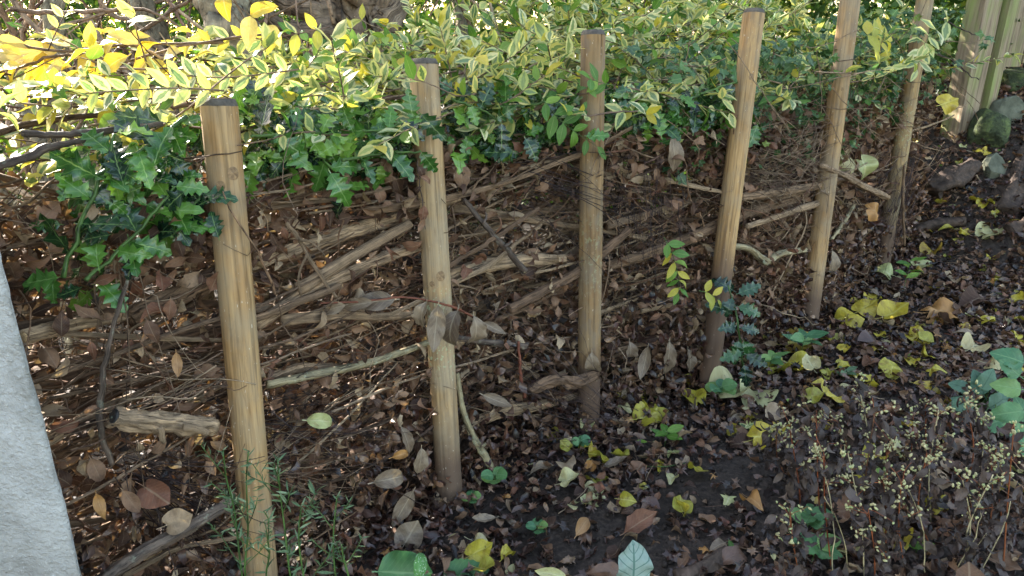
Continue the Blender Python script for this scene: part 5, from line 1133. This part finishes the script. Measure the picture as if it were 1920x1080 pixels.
# ---- leaves one can point at, by hand: kind, px, py, size, angle, material, label
GL = [
 ('heart', 1330, 745, 92, 25, M_FPALE, 'large pale green heart-shaped leaf right of the fourth stake foot'),
 ('heart', 1412, 760, 84, 60, M_FPALE, 'large pale folded leaf with a raised tip, second right of the fourth stake foot'),
 ('heart', 1316, 760, 56, 110, M_FYEL, 'olive-yellow leaf leaning on the left of the large pale heart-shaped leaf'),
 ('heart', 1455, 650, 84, 15, M_FYEL, 'large yellow veined leaf just below the foot of the fifth stake'),
 ('heart', 1430, 690, 60, 10, M_FYEL, 'olive leaf between the young holly and the fifth stake'),
 ('heart', 1475, 682, 60, 0, M_FYEL, 'golden leaf lying on green ones below the fifth stake'),
 ('heart', 1565, 602, 60, 10, M_FYEL, 'bright yellow leaf in a row right of the fifth stake, left one'),
 ('heart', 1600, 590, 52, 20, M_FYEL, 'bright yellow leaf in a row right of the fifth stake, middle one'),
 ('heart', 1645, 600, 60, 5, M_FYEL, 'olive yellow leaf in a row right of the fifth stake, right one'),
 ('heart', 1720, 590, 80, 350, M_FORG, 'broad tan curled leaf right of the row of yellow leaves'),
 ('heart', 1590, 565, 70, 170, M_DEAD, 'brown leaf above the row of yellow leaves'),
 ('laurel', 1570, 690, 42, 5, M_FYEL, 'small yellow leaf alone right of the large yellow veined leaf'),
 ('laurel', 1612, 715, 46, 350, M_FYEL, 'narrow yellow leaf in the middle of the right-hand litter'),
 ('heart', 1670, 705, 52, 60, M_FYEL, 'yellow-green folded leaf, right one of a pair in the right-hand litter'),
 ('heart', 1650, 700, 44, 20, M_FYEL, 'yellow-green folded leaf, left one of a pair in the right-hand litter'),
 ('laurel', 1712, 718, 54, 330, M_FYEL, 'long golden curled leaf right of the yellow-green pair'),
 ('heart', 1725, 640, 44, 80, M_FYEL, 'upright yellow leaf near the tan curled leaf'),
 ('heart', 1748, 650, 44, 110, M_FYEL, 'second upright yellow leaf near the tan curled leaf'),
 ('heart', 1810, 660, 54, 30, M_FPALE, 'pale leaf with orange blotches at the right side of the litter'),
 ('heart', 1840, 680, 48, 300, M_FPALE, 'pale green leaf hanging over the bramble at the right'),
 ('heart', 1830, 445, 54, 10, M_FPALE, 'pale yellow leaf with a long stalk below the wedge-shaped stone'),
 ('heart', 1710, 500, 44, 20, M_FPALE, 'pale heart-shaped leaf right of the farthest stake foot, left one of two'),
 ('heart', 1735, 480, 44, 40, M_FYEL, 'yellow-edged leaf right of the farthest stake foot, right one of two'),
 ('heart', 1680, 520, 40, 150, M_FPALE, 'yellow-green leaf just below the farthest stake'),
 ('laurel', 1790, 430, 44, 200, M_FYEL, 'bright yellow curled leaf in front of the rotten log'),
 ('heart', 1870, 372, 66, 10, M_FPALE, 'cream green leaf with a white stalk beside the right edge'),
 ('heart', 1860, 392, 60, 10, M_FORG, 'orange brown leaf under the cream green leaf at the right edge'),
 ('heart', 1735, 405, 44, 60, M_FORG, 'russet leaf behind the yellow curled leaf'),
 ('heart', 1750, 435, 50, 350, M_DRED, 'dark wet leaf between the russet leaf and the olive one'),
 ('heart', 1700, 430, 60, 350, M_FYEL, 'mottled olive leaf right of the farthest stake'),
 ('heart', 1185, 790, 66, 20, M_FYEL, 'crumpled yellow leaf right of the middle stake foot'),
 ('heart', 1225, 775, 50, 60, M_FYEL, 'folded yellow-green leaf right of the crumpled yellow leaf'),
 ('heart', 1400, 830, 60, 10, M_FYEL, 'yellow and brown mottled leaf in front of the dried stalks'),
 ('laurel', 1440, 812, 40, 5, M_FYEL, 'golden leaf lying on the mottled leaf in front of the dried stalks'),
 ('heart', 1500, 745, 46, 350, M_FYEL, 'olive golden leaf below the large pale folded leaf'),
 ('heart', 1530, 700, 40, 100, M_FPALE, 'pale leaf leaning up between two golden ones'),
 ('heart', 1620, 860, 54, 20, M_FYEL, 'deep yellow leaf among the dried seed heads'),
 ('heart', 1690, 850, 48, 50, M_FPALE, 'cream leaf among the dried seed heads'),
 ('heart', 1590, 865, 36, 60, M_FPALE, 'pale pointed leaf left of the deep yellow leaf in the seed heads'),
 ('heart', 1580, 900, 44, 320, M_FYEL, 'yellow brown curled leaf under the dried seed heads'),
 ('heart', 1690, 1030, 60, 80, M_FYEL, 'yellow leaf standing upright low among the red stalks'),
 ('laurel', 940, 1050, 62, 55, M_FYEL, 'bright yellow twisted leaf on the bare soil near the bottom edge'),
 ('heart', 875, 1010, 44, 330, M_FPALE, 'pale yellow leaf right of the second stake foot'),
 ('heart', 868, 1050, 60, 20, M_FYEL, 'mottled yellow leaf above the dark green leaf at the bottom'),
 ('heart', 890, 1065, 48, 330, M_FYEL, 'yellow leaf with brown spots overlapping the mottled one'),
 ('laurel', 930, 970, 54, 200, M_GREY, 'blue-grey oval leaf right of the second stake foot'),
 ('dead', 1170, 1000, 80, 20, M_DEAD, 'large brown rolled leaf on the bare soil'),
 ('haw', 1360, 950, 46, 60, M_FPALE, 'pale lobed leaf on the bare soil'),
 ('haw', 1105, 940, 44, 40, M_FPALE, 'cream star-shaped leaf on the soil left of the bare patch'),
 ('dead', 1080, 1005, 60, 50, M_FORG, 'curled orange and cream leaf on the bare soil'),
 ('heart', 1190, 890, 40, 60, M_DEAD, 'pinkish brown leaf near the green stalk'),
 ('heart', 1045, 910, 44, 10, M_FPALE, 'green-grey leaf with a long pale stalk between the second and middle stakes'),
 ('round', 1070, 945, 26, 280, M_FPALE, 'small round pale leaf with a stalk on the litter'),
 ('heart', 1100, 885, 26, 60, M_FORG, 'small orange leaf left of the bare soil'),
 ('laurel', 1105, 860, 44, 70, M_FYEL, 'yellow-brown leaf left of the middle stake foot'),
 ('laurel', 1170, 1075, 80, 190, M_DRED, 'dark maroon leaf at the bottom edge on the bare soil'),
 ('dead', 1350, 1060, 80, 20, M_DRED, 'large curled dark brown leaf at the bottom edge'),
 ('heart', 1660, 640, 60, 200, M_DRED, 'wet purple leaf in the middle of the right-hand litter'),
 ('heart', 1395, 930, 40, 290, M_FORG, 'orange brown leaf right of the pale lobed leaf'),
 ('heart', 1860, 560, 60, 190, M_DEAD, 'grey brown leaf at the right near the stones'),
 ('heart', 1905, 360, 40, 70, M_FORG, 'rust coloured leaf at the right edge above the cream one'),
]
for i, (kd, a_, b_, sz, an, mt, lab) in enumerate(GL):
    hero(kd, i % len(TPL[kd]), a_, b_, 0, sz * .95, an, mt, lab, 0, random.uniform(-.5, .5), True, .018 + .01 * random.random(), name='fallen_leaf', pitch=random.uniform(-.05, .45))

# ------------------------------------------------------------------ plants on the ground
def herb(label, path, seed, n_=14, size=34, kind='lance', mat=None, w_=.002, branches=4):
    g = np.random.default_rng(seed); mat = mat or M_HERB
    base = GR(*path[0]) if path[0][1] < 1080 else W(path[0][0], path[0][1], 1.22)
    d0 = min(proj(base)[2], 1.26); base = W(path[0][0], path[0][1], d0); pts = [W(a_, b_, d0 * (1 - .015 * i)) for i, (a_, b_) in enumerate(path)]
    foot = np.array([base[0], base[1] + .02, float(gh(base[0], base[1]))]); pts = [foot] + pts if foot[2] < base[2] else pts
    th = thing('green_herb', label, 'herb', pts[0], 'narrow-leaved herbs at the nearest stake')
    P, R = resample(pts, np.linspace(w_, w_ * .5, len(pts)), n_); V, T, U, Rn = tubes(P[None], R[None], 6, True, 0, seed); ob('stem', mk('stem', V, T, U, Rn, M_GST), th)
    lines = [P]
    for b in range(branches):
        i0 = int(g.integers(n_ // 3, n_ - 2)); dr = norm(P[i0 + 1] - P[i0]) + RGT * g.normal() * .8 + g.normal(size=3) * .2; L_ = g.uniform(.04, .09)
        bw = walk(P[i0][None], dr[None], np.array([L_]), 7, .1, g, -.06); V, T, U, Rn = tubes(bw, np.full((1, 7), w_ * .4), 5, True); ob('side_stem', mk('side_stem', V, T, U, Rn, M_GST), th); lines.append(bw[0])
    K, Ms, Ps = [], [], []
    for ln in lines:
        Tn = norm(np.gradient(ln, axis=0))
        for i in range(2, len(ln)):
            for _ in range(2):
                X_ = Tn[i] * .6 + norm(np.cross(Tn[i], g.normal(size=3))) ; Zv = g.normal(size=3) + UPV - FWD * .5
                K.append(int(g.integers(0, 6))); Ms.append(frames(X_[None], Zv[None])[0] * size * .72 * g.uniform(.6, 1.2) / F * d0 * (1.15 - .5 * i / len(ln))); Ps.append(ln[i] + (ln[min(i + 1, len(ln) - 1)] - ln[i]) * g.random())
    for k_, m_, p_ in zip(K, Ms, Ps): ob('leaf', tmesh(kind, k_, mat), th, m_, p_)
herb('tall green herb growing in front of the nearest stake', [(460, 1085), (465, 1000), (462, 900), (466, 845)], 1, branches=6)
herb('green herb arching left of the nearest stake', [(455, 1085), (440, 960), (425, 900), (418, 845)], 2, branches=3)
herb('bushy green herb just right of the nearest stake', [(545, 1085), (535, 1000), (525, 920), (520, 860)], 3, size=44, branches=5)
herb('second bushy green herb right of the nearest stake', [(570, 1085), (560, 1010), (565, 950)], 4, size=44, branches=3)
herb('grey-green herb tip standing right of the bushy herbs', [(630, 1085), (625, 1010), (632, 930)], 5, size=26, n_=16, branches=2)
herb('low grey-green herb at the bottom edge between the first two stakes', [(655, 1090), (645, 1050), (640, 1020)], 6, size=26, branches=3)
herb('low green herb tuft under the nearest stake', [(500, 1095), (505, 1040), (500, 1000)], 7, size=36, branches=4)

# pulmonaria and silvery leaf at the bottom edge
def lowplant(name, label, leaves, cat='plant'):
    b = GR(leaves[0][1], min(leaves[0][2], 1075)); th = thing(name, label, cat, b)
    for kd, a_, b_, d, sz, an, mt, yw, rl, i in leaves: hero(kd, i % len(TPL[kd]), a_, b_, 0, sz, an, mt, None, yw, rl, name='leaf', parent=th, depth=d)
    return th
def spotmat():
    m = NT('white_spotted_leaf'); uv = m.n('TexCoord').outputs['UV']; v = m.n('TexVoronoi'); v.inputs['Scale'].default_value = 11; m.l(m.vmul(uv, (1.6, 1, 1)), v.inputs['Vector'])
    n1 = m.noise(uv, 6.0, 3, .6); c = m.ramp(v.outputs['Distance'], [(.22, (.55, .62, .50)), (.30, (.08, .20, .05))]); c = m.mix(m.math('MULTIPLY', n1, .5), c, (.06, .16, .04))
    return m.done(m.bsdf(c, .5, m.bump(n1, .4, .002), .4))
M_SPOT = spotmat()
lowplant('lungwort', 'broad dark green leaves at the bottom edge, one white-spotted', [('broad', 708, 1072, 1.42, 104, -2, M_PULM, 0, .1, 0), ('laurel', 782, 1085, 1.40, 66, 80, M_SPOT, .2, .3, 1), ('serr', 830, 1085, 1.45, 90, 8, M_PULM, .1, .2, 2), ('heart', 750, 1035, 1.52, 60, 60, M_GREY, .1, .1, 3)])
lowplant('silvery_leaf', 'silvery blue veined leaf with dark edges rising from the bottom edge', [('broad', 1185, 1100, 1.33, 88, 86, M_SILV, -.1, .15, 3)], 'leaf plant')
lowplant('large_green_leaf', 'pale dull leaf lying flat at the bottom edge left of the silvery leaf', [('laurel', 1062, 1082, 1.4, 62, 168, M_FPALE, 0, .2, 2)], 'leaf')
# seedlings
SEED = [('seedling with round leaves right of the pale bent stick', 925, 915, 34, M_BUSH, 'round'), ('tiny seedling left of the middle stake foot', 1085, 845, 24, M_BUSH, 'round'), ('seedling beside the blue-grey oval leaf', 1003, 1005, 28, M_BUSH, 'round'),
    ('small green shoots on the bare soil edge, upper', 1245, 840, 40, M_PRIVG, 'privet'), ('dark green seedling under the large pale leaf', 1345, 755, 38, M_BUSH, 'round'), ('green seedling leaves below the fifth stake', 1500, 670, 50, M_BUSH, 'privet'),
    ('blue-green seedling in the right-hand litter', 1580, 715, 26, M_HERB, 'privet'), ('pale green sprig standing in the litter right of the fifth stake', 1690, 560, 34, M_PRIVG, 'privet'), ('small four-leaved seedling low among the red stalks', 1715, 1040, 30, M_PRIVG, 'privet'),
    ('green leaves at the foot of the dried stalks, left', 1510, 1000, 50, M_BUSH, 'serr'), ('green leaves at the foot of the dried stalks, bottom', 1520, 1060, 56, M_BUSH, 'serr'), ('tiny white-green seedling left of the dried stalks', 1400, 815, 24, M_PRIV, 'privet'),
    ('seedling at the left of the silvery leaf', 880, 950, 26, M_BUSH, 'round'), ('young green leaves left of the young holly', 1440, 700, 40, M_BUSH, 'privet'), ('tiny bright seedling by the bottom herbs', 1645, 900, 24, M_PRIVG, 'privet')]
for i, (lab, a_, b_, sz, mt, kd) in enumerate(SEED):
    g = np.random.default_rng(200 + i); b = GR(a_, b_); d = proj(b)[2]; th = thing('seedling', lab, 'seedling', b); hh = sz / F * d * (2.2 if 'sprig' in lab else .9)
    V, T, U, Rn = limb([b, b + np.array([.003, 0, hh * .5]), b + np.array([.006, 0, hh])], [.001] * 3, 8, 5, 0, 0, 1); ob('stem', mk('stem', V, T, U, Rn, M_GST), th)
    for q in range(6):
        an = q * 2.4 + g.random(); X_ = np.array([math.cos(an), math.sin(an), .25]); p = b + np.array([.004, 0, hh * (.55 + .45 * q / 5)])
        ob('leaf', tmesh(kd, q % len(TPL[kd]), mt), th, frames(X_[None], (np.array([0, -.5, 1.0]) + g.normal(size=3) * .2)[None])[0] * sz / F * d * .85, p)
gs = [GR(1180, 870, .01), GR(1240, 875, .015), GR(1300, 866, .012)]
stickobj('green_stalk', 'bright green cut stalk lying on the soil right of the middle stake', 'stalk', gs, [.003, .003, .002], M_GST, k=8, m=6, rel=.02, seed=3)
ps = [GR(1770, 625, .02), GR(1830, 640, .03), GR(1885, 668, .02)]
stickobj('pink_stem', 'thin pink curved stem over the litter at the right', 'stem', ps, [.003, .003, .002], M_BRR, k=10, m=6, rel=.02, seed=5)

# shrub and bramble at the right edge
def leafyplant(name, label, pts_, kd, mt, stem=M_GST, cat='plant'):
    b = GR(pts_[0][0], pts_[0][1]); th = thing(name, label, cat, b)
    for i, (a_, b_, sz, an, dd) in enumerate(pts_):
        o = hero(kd, i % len(TPL[kd]), a_, b_, 0, sz, an, mt, None, .2 * math.sin(i * 3), .4 * math.sin(i * 5), name='leaf', parent=th, depth=dd)
        A = W(a_, b_, dd); V, T, U, Rn = limb([b, (b + A) / 2 + np.array([.02, 0, .04]), A], [.0018, .0015, .001], 9, 5, .02, 0, i); ob('stem', mk('stem', V, T, U, Rn, stem), th)
leafyplant('leafy_shrub', 'fresh green broad-leaved plant at the right edge', [(1925, 790, 52, 110, 1.75), (1915, 730, 56, 170, 1.72), (1912, 705, 50, 140, 1.7), (1918, 770, 60, 190, 1.68), (1925, 820, 54, 150, 1.66), (1920, 680, 60, 160, 1.7), (1880, 785, 56, 200, 1.75), (1940, 850, 60, 130, 1.6)], 'serr', M_BUSH)
leafyplant('bramble', 'blue-green bramble with ribbed leaves left of the broad-leaved plant', [(1830, 770, 50, 150, 1.85), (1845, 740, 50, 110, 1.84), (1840, 730, 46, 60, 1.83), (1855, 765, 54, 30, 1.82), (1860, 790, 56, 340, 1.8), (1825, 755, 46, 190, 1.84), (1835, 800, 56, 330, 1.79), (1870, 740, 44, 20, 1.83), (1815, 730, 40, 160, 1.88)], 'serr', leafmat('bramble_leaf', [(0, (.07, .15, .10)), (1, (.11, .20, .12))], None, .55, .15, (.03, .08, .05), .6, .1, freq=22))

# ---- dried seed stalks, bottom right
reg('seed', [(TPL['clod'][i][0] * np.array([.75, .38, .38]) + np.array([.5, 0, 0]), TPL['clod'][i][1], TPL['clod'][i][2]) for i in range(3)])
DS = [((1655, 950), (1610, 722)), ((1500, 960), (1478, 790)), ((1540, 990), (1530, 770)), ((1620, 1010), (1640, 775)), ((1745, 980), (1760, 768)), ((1790, 960), (1808, 745)), ((1690, 1020), (1662, 855)), ((1560, 1075), (1545, 850)), ((1620, 1085), (1590, 850)), ((1760, 1060), (1738, 850)), ((1850, 1030), (1856, 840)), ((1880, 1080), (1900, 815)), ((1800, 1075), (1805, 900)), ((1700, 1085), (1690, 905)), ((1880, 990), (1872, 850)), ((1640, 1090), (1628, 955)), ((1845, 1090), (1862, 890)), ((1500, 1085), (1482, 960)), ((1700, 940), (1712, 800)), ((1580, 940), (1570, 790)), ((1830, 900), (1840, 780)), ((1480, 900), (1455, 800)), ((1740, 900), (1735, 760)), ((1660, 1060), (1655, 900))]
ORD = 'first second third fourth fifth sixth seventh eighth ninth tenth eleventh twelfth thirteenth fourteenth fifteenth sixteenth seventeenth eighteenth nineteenth twentieth twenty-first twenty-second twenty-third twenty-fourth'.split()
for i, (bp, hp) in enumerate(DS):
    g = np.random.default_rng(300 + i); base = GR(*bp); d0 = proj(base)[2] * .93; head = W(hp[0], hp[1], d0); mid = (base + head) / 2 + g.normal(size=3) * .012
    th = thing('dried_seed_stalk', 'withered red-stemmed stalk with pale seed heads, ' + ORD[sorted(range(len(DS)), key=lambda z: DS[z][1][0]).index(i)] + ' from the left by its head', 'dead plant', base, 'dried seed stalks at the bottom right')
    P, R = resample([base, mid, head], [.0016, .0013, .0009], 14); V, T, U, Rn = tubes(P[None], R[None], 6, True, .05, i); ob('stem', mk('stem', V, T, U, Rn, M_RST if i % 4 else M_STRAW), th)
    nb = 9; P0 = P[g.integers(8, 14, nb)]; D0 = norm(P[-1] - P[-3])[None] * .8 + g.normal(size=(nb, 3)) * .7; BW = walk(P0, D0, g.uniform(.02, .05, nb), 5, .15, g)
    V, T, U, Rn = tubes(BW, np.full((nb, 5), .0006), 4, False, 0, i); o = ob('side_stems', mk('side_stems', V, T, U, Rn, M_RST), th)
    tips = np.concatenate([BW[:, -1], BW[:, -2], BW[:, -3]]); n_ = 42; Ps = tips[g.integers(0, len(tips), n_)] + g.normal(size=(n_, 3)) * .0042
    o = ob('seed_head', joined('seed', g.integers(0, 3, n_), frames(g.normal(size=(n_, 3)) + np.array([0, 0, .8]), g.normal(size=(n_, 3))) * g.uniform(.0035, .0078, n_)[:, None, None], Ps, M_SEED), th); o['kind'] = 'stuff'
    n_ = 44; Ps = P[g.integers(2, 14, n_)] + g.normal(size=(n_, 3)) * .018
    M = frames(g.normal(size=(n_, 3)) * .5 + np.array([0, 0, -1.0]), g.normal(size=(n_, 3))) * g.uniform(.018, .042, n_)[:, None, None]
    for q in range(n_): ob('withered_leaf', tmesh('dead', int(g.integers(0, 14)), M_WITH), th, M[q], Ps[q])
for i, (a_, b_) in enumerate([((1830, 1085), (1895, 940)), ((1790, 1060), (1850, 1000)), ((1735, 1080), (1700, 910)), ((1560, 1080), (1540, 870)), ((1785, 1080), (1840, 960)), ((1590, 1080), (1545, 930))]):
    A = GR(*a_, .01); B = W(*b_, proj(A)[2] * .95)
    stickobj('straw_stalk', 'thin pale straw stalk standing among the dried seed heads', 'stalk', [A, (A + B) / 2 + np.array([.01, 0, .01]), B], [.0024, .002, .0012], M_STRAW, k=10, m=6, rel=.03, seed=i, group='pale straw stalks')
c = [GR(1270, 1090, .01), GR(1330, 1060, .02), GR(1365, 1030, .03)]
stickobj('rotten_stick', 'dark weathered root piece at the bottom edge by the bare soil', 'wood', c, [.035, .03, .015], M_ROT, k=12, m=8, rel=.16, seed=44)
